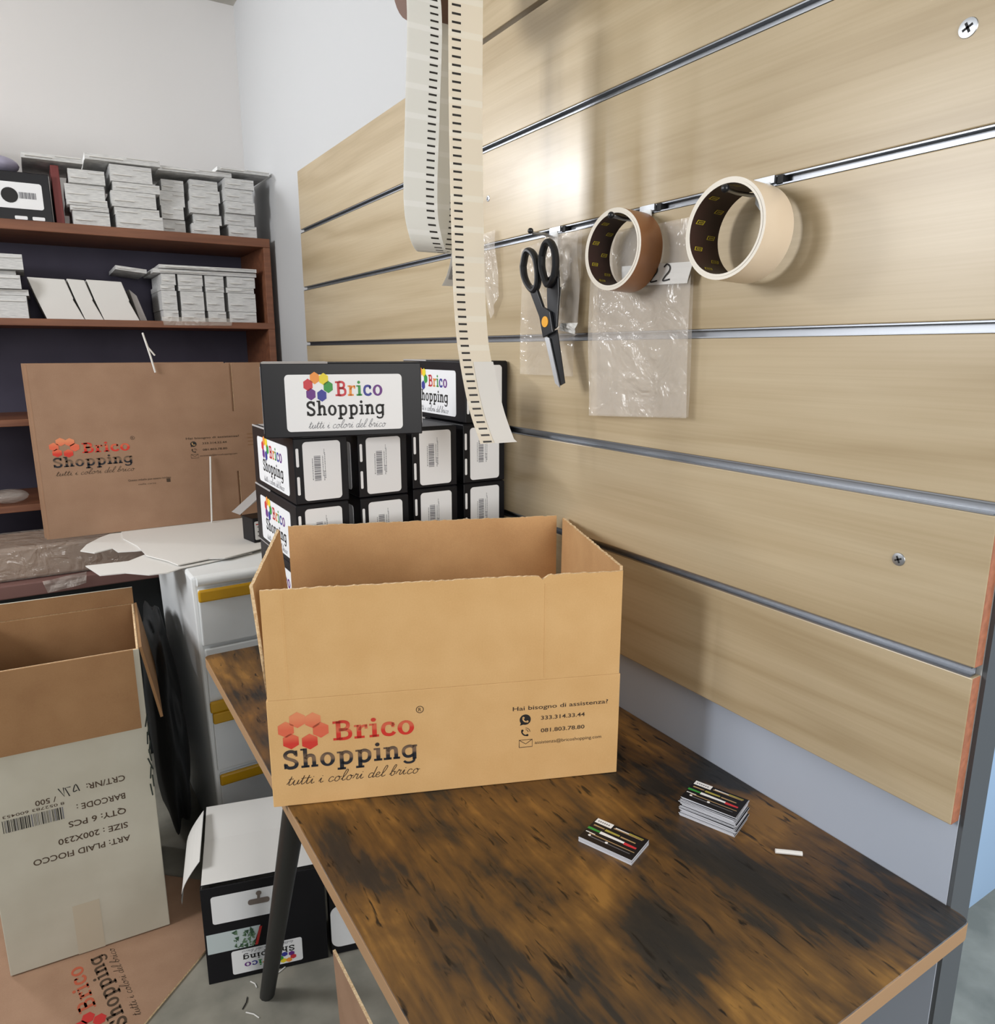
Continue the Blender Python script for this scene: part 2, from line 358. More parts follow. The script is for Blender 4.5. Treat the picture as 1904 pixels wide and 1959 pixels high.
SLAB={
 'B':(.60, stem(.12,0,.7)+rc(.03,.3,0,SF)+rc(.03,.3,.7-SF,.7)+stroke(catmull([(.2,.665),(.36,.66),(.45,.59),(.45,.46),(.36,.38),(.2,.375)]),.11)+stroke(catmull([(.2,.375),(.38,.37),(.5,.29),(.5,.12),(.39,.045),(.2,.04)]),.11)),
 'S':(.56, stroke(catmull([(.44,.52),(.4,.62),(.29,.665),(.17,.64),(.1,.55),(.13,.44),(.25,.37),(.38,.3),(.45,.2),(.41,.08),(.29,.035),(.16,.06),(.09,.18)]),.12)+rc(.42,.49,.46,.69)+rc(.05,.11,.01,.22)),
 'r':(.43, stem(.1,0,.5)+rc(.03,.32,0,SF)+rc(.03,.16,.43,.5)+stroke(catmull([(.18,.3),(.22,.4),(.3,.45),(.4,.455)]),.085)+rc(.33,.41,.34,.49)),
 'i':(.32, stem(.11,0,.5)+rc(.03,.3,0,SF)+rc(.03,.16,.43,.5)+disc(.155,.64,.075)),
 'c':(.48, stroke(catmull([(.4,.36),(.36,.44),(.26,.465),(.15,.42),(.1,.25),(.15,.09),(.27,.035),(.37,.06),(.43,.13)]),.115)+rc(.35,.43,.31,.48)),
 'o':(.56, ring(.28,.25,.24,.27,.13,.09)),
 'h':(.60, stem(.11,0,.74)+rc(.03,.29,0,SF)+rc(.03,.16,.67,.74)+stroke(ARCH,.125)+rc(.35,.57,0,SF)),
 'n':(.60, stem(.11,0,.5)+rc(.03,.29,0,SF)+rc(.03,.16,.43,.5)+stroke(ARCH,.125)+rc(.35,.57,0,SF)),
 'p':(.60, stem(.11,-.21,.5)+rc(.03,.3,-.21,-.21+SF)+rc(.03,.16,.43,.5)+stroke(catmull([(.17,.36),(.25,.45),(.36,.46),(.47,.38),(.49,.25),(.46,.11),(.36,.035),(.25,.04),(.17,.1)]),.115)),
 'g':(.58, stem(.39,-.06,.5)+rc(.42,.55,.43,.5)+stroke(catmull([(.43,.4),(.34,.46),(.22,.45),(.12,.38),(.09,.25),(.13,.12),(.22,.06),(.34,.07),(.43,.13)]),.11)+stroke(catmull([(.445,0),(.43,-.12),(.34,-.18),(.2,-.18),(.1,-.11)]),.085)),
}
SCRIPT={
 't':(.26,[[(0,.08),(.1,.32),(.17,.62)],[(.17,.62),(.1,.16),(.14,.02),(.26,.1)],[(.04,.42),(.28,.45)]]),
 'u':(.38,[[(.0,.1),(.1,.35),(.07,.1),(.14,.01),(.24,.1),(.31,.35),(.28,.07),(.39,.1)]]),
 'i':(.24,[[(.0,.1),(.11,.34),(.08,.08),(.14,.02),(.24,.1)],[(.13,.46),(.15,.5)]]),
 'c':(.32,[[(.28,.28),(.2,.35),(.09,.26),(.06,.08),(.16,.0),(.32,.1)]]),
 'o':(.36,[[(.2,.35),(.07,.26),(.05,.07),(.15,0),(.26,.1),(.27,.28),(.2,.35),(.24,.27),(.37,.3)]]),
 'a':(.36,[[(.27,.3),(.17,.35),(.06,.22),(.06,.04),(.15,.01),(.25,.14),(.29,.34),(.26,.08),(.3,.02),(.37,.1)]]),
 'l':(.26,[[(.0,.08),(.2,.4),(.28,.7),(.21,.76),(.12,.5),(.08,.1),(.14,.01),(.27,.1)]]),
 'r':(.32,[[(.0,.08),(.1,.32),(.13,.4),(.15,.32),(.24,.34),(.2,.08),(.25,.02),(.33,.1)]]),
 'd':(.38,[[(.26,.3),(.15,.34),(.05,.2),(.07,.03),(.17,.03),(.27,.2),(.38,.76),(.27,.1),(.31,.02),(.4,.1)]]),
 'e':(.28,[[(.04,.14),(.18,.2),(.22,.31),(.13,.35),(.05,.2),(.07,.04),(.17,.01),(.29,.1)]]),
 'b':(.34,[[(.0,.08),(.18,.4),(.27,.7),(.2,.75),(.11,.45),(.08,.1),(.15,.0),(.26,.1),(.25,.27),(.17,.28),(.34,.26)]]),
 ' ':(.22,[]),
}
def layout(text, x0, x1, ybase, cap, m, mb, kind='slab', z=0.0, slope=0.0):
    """lay a word between x0 and x1 with cap height cap; m = material or list of materials per letter"""
    tot=sum((SLAB if kind=='slab' else SCRIPT)[c][0] for c in text); sx=(x1-x0)/tot; sy=cap/.7; x=0
    for i,c in enumerate(text):
        adv,g=(SLAB if kind=='slab' else SCRIPT)[c]
        if kind=='script':
            polys=[]
            for s in g: polys += stroke(catmull(s,5) if len(s)>2 else [Vector(q) for q in s],.042)
        else: polys=g
        for p in polys:
            mb.face([(x0+(x+q[0]+(q[1]*.22 if kind=='script' else 0))*sx, ybase+q[1]*sy, z) for q in p], m[i] if isinstance(m,list) else m)
        x+=adv
def btext(text, m, x0, x1, y0, h, mb, bold=0.0, z=0.0):
    """text in Blender's built-in font, as flat faces, fitted between x0 and x1"""
    cu=bpy.data.curves.new('lettering','FONT'); cu.body=text; cu.size=1; cu.offset=bold; cu.resolution_u=3
    ob=bpy.data.objects.new('lettering',cu); COL.objects.link(ob)
    dg=bpy.context.evaluated_depsgraph_get(); me=bpy.data.meshes.new_from_object(ob.evaluated_get(dg))
    bpy.data.objects.remove(ob); bpy.data.curves.remove(cu)
    if len(me.vertices)==0: return
    xs=[v.co.x for v in me.vertices]; a,b=min(xs),max(xs); k=(x1-x0)/(b-a); ky=h/.73
    mb.idx([(x0+(v.co.x-a)*k, y0+v.co.y*ky, z) for v in me.vertices],[tuple(p.vertices) for p in me.polygons],m)
    bpy.data.meshes.remove(me)
def hexagon(cx,cy,r,rot=0,sx=1,sy=1): return [(cx+r*sx*math.cos(PI/3*i+rot),cy+r*sy*math.sin(PI/3*i+rot),0) for i in range(6)]
def logo(mb, x0, y0, w, h, colours, letters, ink, tagline, dz=0.0):
    """hexagon flower, slab two-line name and script tagline inside w x h"""
    X=lambda v: x0+v*w; Y=lambda v: y0+v*h
    def hx(cx,cy,r,m): mb.face([(X(cx+r*math.cos(PI/3*i+PI/6)*.9),Y(cy+r*1.53*math.sin(PI/3*i+PI/6)*.98),dz) for i in range(6)],m)
    for (cx,cy),m in zip(((.135,.90),(.245,.88),(.297,.745),(.215,.60),(.082,.625),(.052,.785)),colours): hx(cx,cy,.071,m)
    layout('Brico',X(.375),X(.985),Y(.585),.255*h,letters,mb,z=dz)
    layout('Shopping',X(.012),X(1.0),Y(.255),.245*h,ink,mb,z=dz)
    layout('tutti i colori del brico',X(.03),X(1.0),Y(.03),.135*h,tagline,mb,'script',z=dz)
COLS=[HEX[k] for k in ('orange','yellow','green','blue','purple','red')]
LETT=[HEX['red'],HEX['orange'],HEX['green'],HEX['blue'],HEX['purple']]

# ------------------------------------------------------------------ the room
def one(name, *a, **k):
    b=MB(); b.box(*a); return struct(b.build(name,**k))
one('floor',-2.0,3.2,-2.2,3.5,-.05,0,M_floor)
one('ceiling',-2.0,3.2,-1.2,3.5,2.757,2.80,M_ceil)
one('wall_right',.845,.905,.352,3.46,0,2.757,M_wall)
one('painted_shade_2',.8435,.845,.352,1.75,0,.868,mat('cool_shade_blue',(176,185,200),.75))  # cool shade light on the lower wall, put into the colour
one('painted_shade_1',.8452,.893,.347,.3518,.0,2.757,mat('wall_end_shade_grey',(84,88,92),.5))  # shade band at the wall end, put in as a dark strip
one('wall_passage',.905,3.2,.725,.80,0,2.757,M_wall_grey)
b=MB()      # back wall with a window opening
for a in ((-1.95,-1.19,3.40,3.46,0,2.757),(-.71,.845,3.40,3.46,0,2.757),(-1.19,-.71,3.40,3.46,0,2.15),(-1.19,-.71,3.40,3.46,2.41,2.757)): b.box(*a,mat('painted_wall_back',(220,218,217),.85))
struct(b.build('wall_back'))
b=MB()      # left wall with a window opening
for a in ((-1.95,-1.9,-1.0,1.35,0,2.757),(-1.95,-1.9,2.10,3.40,0,2.757),(-1.95,-1.9,1.35,2.10,0,1.65),(-1.95,-1.9,1.35,2.10,2.4,2.757)): b.box(*a,M_wall)
struct(b.build('wall_left'))
M_frame=mat('window_frame_paint',(232,232,230),.5)
b=MB()
for a in ((-1.19,-1.15,3.40,3.45,2.15,2.41),(-.75,-.71,3.40,3.45,2.15,2.41),(-1.15,-.75,3.40,3.45,2.15,2.19),(-1.15,-.75,3.40,3.45,2.37,2.41)): b.box(*a,M_frame)
struct(b.build('window_1'))
b=MB()
for a in ((-1.94,-1.9,1.35,1.40,1.65,2.4),(-1.94,-1.9,2.05,2.10,1.65,2.4),(-1.94,-1.9,1.40,2.05,1.65,1.70),(-1.94,-1.9,1.40,2.05,2.35,2.40)): b.box(*a,M_frame)
struct(b.build('window_2'))

# ------------------------------------------------------------------ slatwall on the right wall
XF=.827
def slat_panel(y0,y1,zs,label):
    t=thing('slatwall',label,'wall panel',(XF,(y0+y1)/2,zs[0][0]))
    for z0,z1 in zs:
        b=MB(); b.box(XF,.8445,y0,y1,z0,z1,M_maple,ends=dict(ym=M_mdf,yp=M_mdf))
        b.build('board',t,Matrix.Translation(-t.location),bevel=.0014)
    for (a0,a1),(c0,c1) in zip(zs[:-1],zs[1:]):
        b=MB(); g0,g1=a1,c0; xb=.8390
        b.box(xb,.8405,y0+.004,y1-.004,g0,g1,M_alu); b.box(XF-.0005,xb,y0+.004,y1-.004,g0+.0003,g0+.0021,M_alu); b.box(XF+.002,xb,y0+.004,y1-.004,g1-.0021,g1-.0003,M_alu)
        b.build('rail',t,Matrix.Translation(-t.location))['label']='aluminium groove rail'
    return t
LOW=[(.861,1.0415),(1.0535,1.2225),(1.2365,1.4075),(1.4205,1.595),(1.608,1.784),(1.798,1.9845)]
slat_panel(.352,2.625,LOW,'large lower maple slatwall panel with hooks, behind the carton')
slat_panel(.352,1.47,[(1.995,2.168),(2.181,2.36)],'upper maple slatwall panel above the hooks, at top of photo')
def screw(y,z,r,label):
    t=thing('wall_screw',label,'screw',(XF,y,z),group='screws in the slatwall')
    Mx=Matrix.Rotation(-PI/2,4,'Y')
    b=MB(); b.lathe([(0,0),(r,0),(r*.95,.0009),(r*.5,.0014),(0,.0014)],M_zinc,24,Mx); b.build('head',t,smooth=True)
    b=MB()
    for a in (25,115):
        Q=Mx@Matrix.Rotation(math.radians(a),4,'Z'); b.box(-r*.55,r*.55,-r*.13,r*.13,.0012,.0016,M_dark,Q)
    b.build('cross_recess',t)
screw(.444,1.704,.0095,'zinc cross-head screw at upper right of slatwall')
screw(.448,1.153,.0078,'zinc cross-head screw at lower right of slatwall')
screw(1.37,1.695,.006,'small screw beside the long label strip, above the scissors')

# ------------------------------------------------------------------ table
t=thing('work_table','rustic brown work table with black steel legs against the slatwall','table',(.54,.95,0))
inv=Matrix.Translation((-.54,-.95,0))
b=MB(); b.prism(rrect(.235,.8425,.322,1.575,.012,4),.727,.75,M_top,None,M_tan_edge); b.build('tabletop',t,inv,bevel=.0015)
def leg(a,c,r0=.016,r1=.021):
    b=MB(); b.tube([a,c],[r1,r0],M_steel_blk,12); b.build('leg',t,inv,smooth=True)
leg((.285,1.06,.728),(.275,1.41,.0)); leg((.385,1.02,.728),(.385,.47,.0)); leg((.80,1.06,.728),(.80,1.41,0)); leg((.80,1.02,.728),(.80,.47,0))
b=MB(); b.box(.27,.31,.36,1.53,.705,.727,M_steel_blk); b.box(.78,.82,.36,1.53,.705,.727,M_steel_blk); b.box(.31,.78,1.02,1.06,.705,.727,M_steel_blk); b.build('under_frame',t,inv)

# ------------------------------------------------------------------ big open carton on the table
def wavy_board(mb, x0,x1,z0,z1,th,m_out,m_in,jit=.0009,n=70,M=None,notch=None,flare=0.0):
    """board in local xz plane, outer face at y=0, inner at y=th, torn-perforated top edge"""
    tops=[]
    for i in range(n+1):
        x=x0+(x1-x0)*i/n; z=z1+random.uniform(-jit,jit)
        if notch and abs(x-notch)<.008: z-=.006*(1-abs(x-notch)/.008)
        tops.append((x,z))
    P=[]
    for x,z in tops: P += [(x,0,z0),(x,-flare,z),(x,th,z0),(x,th-flare,z)]
    P=[Vector(p) for p in P]
    if M: P=[M@p for p in P]
    bb=len(mb.v); mb.v+=[tuple(p) for p in P]; ko,ki,ke=mb.mi(m_out),mb.mi(m_in),mb.mi(M_edge)
    for i in range(n):
        a=bb+4*i; c=a+4
        mb.f += [(a,c,c+1,a+1),(c+2,a+2,a+3,c+3),(a+1,c+1,c+3,a+3),(a,a+2,c+2,c)]; mb.m += [ko,ki,ke,ki]
    a=bb; c=bb+4*n
    mb.f += [(a,a+1,a+3,a+2),(c,c+2,c+3,c+1)]; mb.m += [ke,ke]
CW,CD,CB,CH=.514,.345,.165,.326
ct=thing('shipping_carton','large open kraft carton with red and black logo, front of table','box',(.217,.959,.7505),math.radians(-21.7))
th=.0045
b=MB()
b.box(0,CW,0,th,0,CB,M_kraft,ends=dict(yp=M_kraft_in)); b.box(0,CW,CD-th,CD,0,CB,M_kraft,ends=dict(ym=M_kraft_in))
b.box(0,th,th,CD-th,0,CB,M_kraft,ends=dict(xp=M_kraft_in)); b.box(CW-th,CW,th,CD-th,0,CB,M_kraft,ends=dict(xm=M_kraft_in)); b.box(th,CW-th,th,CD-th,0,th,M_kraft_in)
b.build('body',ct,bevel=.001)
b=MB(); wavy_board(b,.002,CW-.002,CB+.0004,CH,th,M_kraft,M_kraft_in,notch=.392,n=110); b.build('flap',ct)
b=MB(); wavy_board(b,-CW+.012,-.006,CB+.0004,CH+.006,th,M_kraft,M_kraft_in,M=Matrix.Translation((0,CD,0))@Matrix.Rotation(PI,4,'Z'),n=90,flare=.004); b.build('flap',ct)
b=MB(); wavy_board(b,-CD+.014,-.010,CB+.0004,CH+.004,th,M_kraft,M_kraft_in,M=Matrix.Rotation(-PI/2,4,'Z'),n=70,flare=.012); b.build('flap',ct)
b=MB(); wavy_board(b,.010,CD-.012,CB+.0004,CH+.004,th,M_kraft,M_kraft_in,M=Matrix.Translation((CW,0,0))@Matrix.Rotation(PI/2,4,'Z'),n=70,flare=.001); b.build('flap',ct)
# creases on the front
for a0,a1,z0,z1 in ((.0295,.0315,CB+.006,CH-.004),(.395,.3965,CB+.004,CH-.012)):
    b=MB(); b.box(a0,a1,-.0006,0,z0,z1,M_kraft); b.build('crease',ct,bevel=.0005)
FR=frame((0,-.0004,0),(1,0,0),(0,0,1))      # print plane of the front face: x right, y up
KR=(212,172,120)
I_hex=fade_ink('red_flexo_hexagons',(226,140,98),(220,104,74),(208,56,44),.072,.148)
I_red=fade_ink('red_flexo_ink',(200,58,44),(212,98,70),(208,50,38),.096,.128)
I_blk=fade_ink('black_flexo_ink',(52,44,42),(120,96,76),(30,32,40),.055,.087)
def carton_prints(parent, M, ox=0.0, oy=0.0):
    b=MB(); logo(b,.014,.029,.194,.116,[I_hex]*6,I_red,I_blk,M_brown_ink)
    btext('R',M_brown_ink,.2100,.2142,.1310,.0058,b,.01)
    for q in ring(.2121,.1338,.0056,.0056,.001,.001,20): b.face([(p[0],p[1],0) for p in q],M_brown_ink)
    o1=b.build('logo_print',parent,M)
    b=MB(); btext('Hai bisogno di assistenza?',M_brown_ink,.349,.496,.1185,.0068,b,.008)
    btext('333.314.33.44',M_brown_ink,.392,.460,.1005,.0065,b,.012); btext('081.803.78.80',M_brown_ink,.392,.460,.0800,.0065,b,.012)
    btext('assistenza@bricoshopping.com',M_brown_ink,.383,.487,.0615,.0055,b,.0)
    for p in disc(.368,.1030,.0085,20): b.face([(q[0],q[1],-.0001) for q in p],M_ink)
    b.face([(.3615,.0985,-.0001),(.366,.0955,-.0001),(.3600,.0938,-.0001)],M_ink)
    def handset(cx,cy,s,m,z):
        for q in stroke(catmull([(cx-.6*s,cy+.55*s),(cx-.62*s,cy+.1*s),(cx-.2*s,cy-.45*s),(cx+.45*s,cy-.6*s)]),.0021): b.face([(p[0],p[1],z) for p in q],m)
        for q in disc(cx-.55*s,cy+.5*s,.0018)+disc(cx+.42*s,cy-.52*s,.0018): b.face([(p[0],p[1],z) for p in q],m)
    handset(.3685,.1030,.0062,M_kraft,.0001); handset(.3680,.0815,.0078,M_ink,0)
    for r in (.004,.0068):
        for q in stroke([(.3685+r*math.cos(a),.0825+r*math.sin(a)) for a in [PI/2*i/6 for i in range(7)]],.0009): b.face([(p[0],p[1],0) for p in q],M_brown_ink)
    for q in stroke([(.359,.058),(.359,.070),(.379,.070),(.379,.058),(.359,.058)],.001)+stroke([(.359,.070),(.369,.0630),(.379,.070)],.001): b.face([(p[0],p[1],0) for p in q],M_brown_ink)
    o2=b.build('contact_print',parent,M)
    return o1,o2
carton_prints(ct,FR)

# ------------------------------------------------------------------ black product boxes
BL,BW,BH=.292,.100,.1222
def make_black_box(label):
    """length along local x, long face with the logo at local y=0, barcode end at x=BL"""
    t=thing('black_product_box',label,'box',group='stack of black product boxes behind the carton')
    b=MB(); b.box(0,BL,0,BW,0,BH,M_black); b.build('body',t,bevel=.0018)
    b=MB()      # folded lid with a tuck edge
    b.box(.004,BL-.002,.001,BW-.002,BH,BH+.0010,M_black); b.box(.002,.118,.0,.0016,BH-.001,BH+.0022,M_grey_card); b.box(.005,.12,.012,BW-.006,BH+.001,BH+.0016,M_grey_card); b.build('lid',t)
    for y0,M in ((0,frame((0,-.0007,0),(1,0,0),(0,0,1))),(BW,frame((BL,BW+.0007,0),(-1,0,0),(0,0,1)))):
        b=MB(); b.prism(rrect(.040,.254,.010,.1035,.007),-.0006,0,M_white); lab=b.build('brand_label',t,M); lab['label']='white rounded label with rainbow logo'
        b=MB(); logo(b,.0735,.0115,.1470,.0960,COLS,LETT,M_ink,M_grey_ink,.0003); b.build('logo_print',lab)
    for M in (frame((BL+.0007,0,0),(0,1,0),(0,0,1)),frame((-.0007,BW,0),(0,-1,0),(0,0,1))):
        b=MB(); b.prism(rrect(.016,.086,.006,.115,.007),-.0006,0,M_white); lab=b.build('barcode_label',t,M); lab['label']='white rounded label with small barcode'
        b=MB(); z=.042
        rr=random.Random(3)
        while z<.088:
            h=rr.choice((.0007,.0012,.002)); b.face([(.036,z,.0003),(.048,z,.0003),(.048,z+h,.0003),(.036,z+h,.0003)],M_grey_ink); z+=h+rr.choice((.0008,.0013))
        for x,z0,z1 in ((.0325,.044,.084),(.0515,.050,.088),(.0535,.042,.060),(.0555,.046,.092),(.0545,.092,.100)):
            z=z0
            while z<z1:
                h=rr.uniform(.001,.003); b.face([(x,z,.0003),(x+.0013,z,.0003),(x+.0013,z+h,.0003),(x,z+h,.0003)],M_grey_ink); z+=h+.0011
        b.build('barcode',lab)
        b=MB()
        for z in (.018,.070): b.prism(rrect(.0035,.0085,z,z+.034,.002),-.0003,.0002,M_white)
        b.build('slot_tab',t,M)['label']='white cardboard slot tab'
    return t
proto=make_black_box('')
GB='stack of black product boxes behind the carton'
rown=['bottom','second','third','top']
coln=['leftmost','second','third','rightmost']
first=True
# columns: barcode end towards the camera (-y): rotate -90 so that local +x points to -y
for ci,(x0,yf,h) in enumerate(((.369,1.280,.1222),(.490,1.282,.1222),(.607,1.296,.1235),(.7215,1.298,.1235))):
    for ri in range(4):
        jx=random.uniform(-.0015,.0015); jy=random.uniform(-.002,.003)
        lab='black box with barcode label, %s row of the %s column behind the carton'%(rown[ri],coln[ci])
        if first: o=proto; o['label']=lab; first=False
        else: o=dup(proto,(0,0,0),0,lab,GB)
        # long logo face (local y=0) must look to -x (left): local x -> -y, local y -> +x
        o.location=(x0+jx,yf+jy+BL,.7503+ri*(h+.0004)); o.rotation_euler=(0,0,-PI/2); o.scale=(1,1,h/(BH+.0022))
o=dup(proto,(.320,1.276,.7503+4*.1226+.001),math.radians(-14),'black box lying lengthwise on top, rainbow logo facing the camera',GB); o.scale=(.945,1,1.045)
o=dup(proto,(.7225,1.288+BL,.7503+4*.1239+.001),-PI/2,'black box on top of the rightmost column, beside slatwall',GB); o.scale=(1,1,1.0)

# ------------------------------------------------------------------ business cards and scraps on the table
def card_prints(mb,w,h):
    mb.face([(w*.02,h*.80,.0001),(w*.34,h*.80,.0001),(w*.34,h*1.0,.0001),(w*.02,h*1.0,.0001)],M_white)
    for j,x in enumerate((.06,.10,.14,.18,.22,.26)): mb.face([(w*x,h*.87,.0002),(w*(x+.025),h*.87,.0002),(w*(x+.025),h*.92,.0002),(w*x,h*.92,.0002)],M_grey_ink)
    tan=mat('tan_print',(176,146,104),.5); yg=mat('olive_print',(170,160,70),.5)
    def bar(x0,x1,y,t,m,z=.0001): mb.face([(w*x0,h*(y-t),z),(w*x1,h*(y-t*.7),z),(w*x1,h*(y+t*.7),z),(w*x0,h*(y+t),z)],m)
    bar(.38,.92,.86,.022,tan); bar(.40,.66,.90,.02,M_white); bar(.66,.93,.91,.025,yg)
    bar(.05,.26,.68,.03,tan); bar(.28,.56,.66,.045,yg); bar(.58,.86,.65,.028,tan)
    bar(.0,.24,.50,.05,HEX['green']); bar(.24,.70,.485,.055,M_white,.0002); bar(.70,.93,.47,.05,HEX['red'])
    bar(.02,.20,.33,.018,M_white); bar(.10,.95,.30,.018,tan); bar(.13,.90,.19,.016,M_grey_ink)
    for p in disc(w*.13,h*.22,w*.026,10)+disc(w*.46,h*.21,w*.028,10): mb.face([(q[0],q[1],.0003) for q in p],M_white)
CWd,CHt=.078,.050
M_cardedge=mat('card_edges',(206,208,216),.6)
def pile(n,th,corner,ang,lab,group,top,jit,big=False):
    mb=MB(); mb.box(0,CWd,0,CHt,0,th*.94,M_cardedge,ends=dict(zp=M_black,zm=M_white)); me=mb.mesh('business_card')
    pr=MB(); card_prints(pr,CWd,CHt); pm=pr.mesh('card_print')
    rr=random.Random(n)
    for k in range(n):
        o=place('business_card',me); z=.7502+k*th
        s=math.sin(k*.75)*jit if big else 0
        d=Vector((rr.uniform(-jit,jit)*.5-s*.5,rr.uniform(-jit,jit)*.5+s*.6,0))
        o.location=(corner[0]+d.x,corner[1]+d.y,z); o.rotation_euler=(0,0,ang+rr.uniform(-.012,.012)*(1 if big else .4))
        tag(o,lab if k<n-1 else top,'business card',group)
        if k==n-1: place('card_print',pm,o,Matrix.Translation((0,0,th*.95)))
A1=math.atan2(.588-.667,.767-.737); A2=math.atan2(.618-.686,.611-.585)
pile(26,.00115,(.699,.640),A1,'black business card inside the tall pile near the wall','cards in the tall pile','black business card topmost on the tall pile near the wall',.0022,True)
pile(7,.0010,(.5435,.671),A2,'black business card inside the low pile in front of the carton','cards in the low pile','black business card topmost on the low pile in front of the carton',.0008)
b=MB(); b.tube([(.747,.517,.7532),(.760,.506,.7532),(.772,.495,.7532)],.0030,M_paper_top,8); tag(b.build('paper_stick',smooth=True),'short white paper stick lying at the right on the brown table','stick')

# ------------------------------------------------------------------ hooks, tape rolls, scissors, bags
def hook(y,label,tip_x=.752,zt=1.5868):
    t=thing('slatwall_hook',label,'hook',(XF,y,1.60),group='hooks in the slatwall groove')
    inv=Matrix.Translation((-XF,-y,-1.60))
    b=MB(); b.box(.8225,.8262,y-.016,y+.016,1.5985,1.6075,M_zinc); b.prism([(y-.010,1.600),(y+.010,1.600),(y+.010,1.577),(y+.002,1.568),(y-.010,1.566)],.8210,.8235,M_wplastic,frame((0,0,0),(0,1,0),(0,0,1)))
    b.build('back_plate',t,inv)
    b=MB(); b.box(.8265,.838,y-.026,y-.017,1.596,1.607,M_dark); b.build('groove_clip',t,inv)
    b=MB(); b.tube([(.824,y,1.588),(.80,y,zt-.003),(.775,y,zt-.003),(tip_x+.004,y,zt-.001),(tip_x,y,zt)],.0026,M_zinc,10); b.build('rod',t,inv,smooth=True)
    b=MB(); b.sphere((tip_x,y,zt),.0052,M_blkplastic,8); b.build('end_cap',t,inv,smooth=True)['label']='black rubber end cap'
    return t
hook(1.131,'zinc hook with black ball tip carrying the scissors',.770,1.597)
hook(.892,'zinc hook with black ball tip inside the brown tape roll')
hook(.676,'zinc hook with black ball tip inside the clear tape roll')
def tape_roll(c, rot, ro, ri, w, m, label, tint):
    t=thing('tape_roll',label,'tape',c)
    t.rotation_euler=rot
    Mx=Matrix.Rotation(PI/2,4,'Y')      # roll axis along local x
    b=MB(); b.lathe([(ri+.003,-w/2),(ro,-w/2),(ro,w/2),(ri+.003,w/2)],m,64,Mx,[M_tape_side,m,M_tape_side,m]); b.build('tape',t,smooth=True)
    b=MB(); b.lathe([(ri,-w/2-.0004),(ri+.003,-w/2-.0004),(ri+.003,w/2+.0004),(ri,w/2+.0004)],M_core,64,Mx,[M_tape_side,M_core,M_tape_side,M_core]); co=b.build('core',t,smooth=True); co['label']='dark brown printed cardboard core'
    b=MB(); k=0
    for a0 in range(0,360,36):
        for row,(h0,h1) in enumerate(((-w*.38,-w*.12),(w*.08,w*.34))):
            a=math.radians(a0+row*18); da=.05
            P=[]
            for hh,aa in ((h0,a-da),(h0+w*.05,a+da),(h1+w*.05,a+da),(h1,a-da)): P.append(Mx@Vector(((ri-.0004)*math.cos(aa),(ri-.0004)*math.sin(aa),hh)))
            for i in range(4):
                p,q=P[i],P[(i+1)%4]; cc=sum(P,Vector())/4
                b.face([p,q,q+(cc-q)*.22,p+(cc-p)*.22],M_core_yellow)
            for f in (.3,.5,.7):
                p=P[0].lerp(P[3],f); q=P[1].lerp(P[2],f); b.face([p.lerp(q,.3),p.lerp(q,.7),p.lerp(q,.7)+(P[3]-P[0])*.09,p.lerp(q,.3)+(P[3]-P[0])*.09],M_core_yellow)
    b.build('core_print',co)
    return t
tape_roll((.784,.900,1.5390),(0,math.radians(2),math.radians(4)),.0595,.0522,.046,M_tape_brown,'brown packing tape roll hanging on the middle hook',0)
tape_roll((.780,.676,1.5380),(0,math.radians(2),math.radians(3)),.0610,.0540,.056,M_tape_clear,'clear off-white packing tape roll hanging on right-hand hook',0)

sc=thing('scissors','black handled scissors with orange pivot hanging from left hook','scissors',(.775,1.09,1.45))
sinv=Matrix.Translation((-.775,-1.09,-1.45)); SX=.775
def loop(pts): return [(SX,p[0],p[1]) for p in catmull(pts+[pts[0]],5)[:-1]]
YZ=frame((SX,0,0),(0,1,0),(0,0,1))
LL=[(1.161,1.54),(1.153,1.562),(1.14,1.565),(1.123,1.552),(1.114,1.527),(1.115,1.505),(1.127,1.496),(1.145,1.507),(1.157,1.523)]
RL=[(1.102,1.552),(1.093,1.57),(1.079,1.573),(1.065,1.557),(1.061,1.531),(1.068,1.51),(1.082,1.502),(1.093,1.514),(1.102,1.534)]
b=MB(); b.tube(loop(LL),.0056,M_blkplastic,10,True,1.3,(1,0,0)); b.prism([(1.146,1.508),(1.119,1.503),(1.096,1.466),(1.074,1.457),(1.064,1.422),(1.094,1.413),(1.106,1.449)],-.002,.004,M_blkplastic,YZ); b.build('handle',sc,sinv,bevel=.001)
b=MB(); b.tube(loop(RL),.0056,M_blkplastic,10,True,1.3,(1,0,0)); b.prism([(1.094,1.514),(1.060,1.526),(1.057,1.488),(1.062,1.43),(1.084,1.42),(1.090,1.46)],.0042,.0085,M_blkplastic,YZ); b.build('handle',sc,sinv,bevel=.001)
b=MB(); b.prism([(1.091,1.420),(1.060,1.426),(1.035,1.335),(1.048,1.330)],.0042,.0062,M_blkplastic,YZ); b.build('blade',sc,sinv)['label']='black coated blade'
b=MB(); b.prism([(1.093,1.416),(1.078,1.412),(1.044,1.327),(1.058,1.334)],.0006,.0026,M_blade,YZ); b.build('blade',sc,sinv)['label']='bare steel blade'
Mp=frame((SX-.0022,1.088,1.440),(0,1,0),(0,0,1))
b=MB(); b.lathe([(0,-.004),(.0095,-.004),(.0095,.0)]+[(0,0)],M_orange,20,frame((SX-.003,1.087,1.440),(0,0,1),(0,1,0)))
b.build('pivot_cap',sc,sinv,smooth=True)['label']='orange pivot cap'

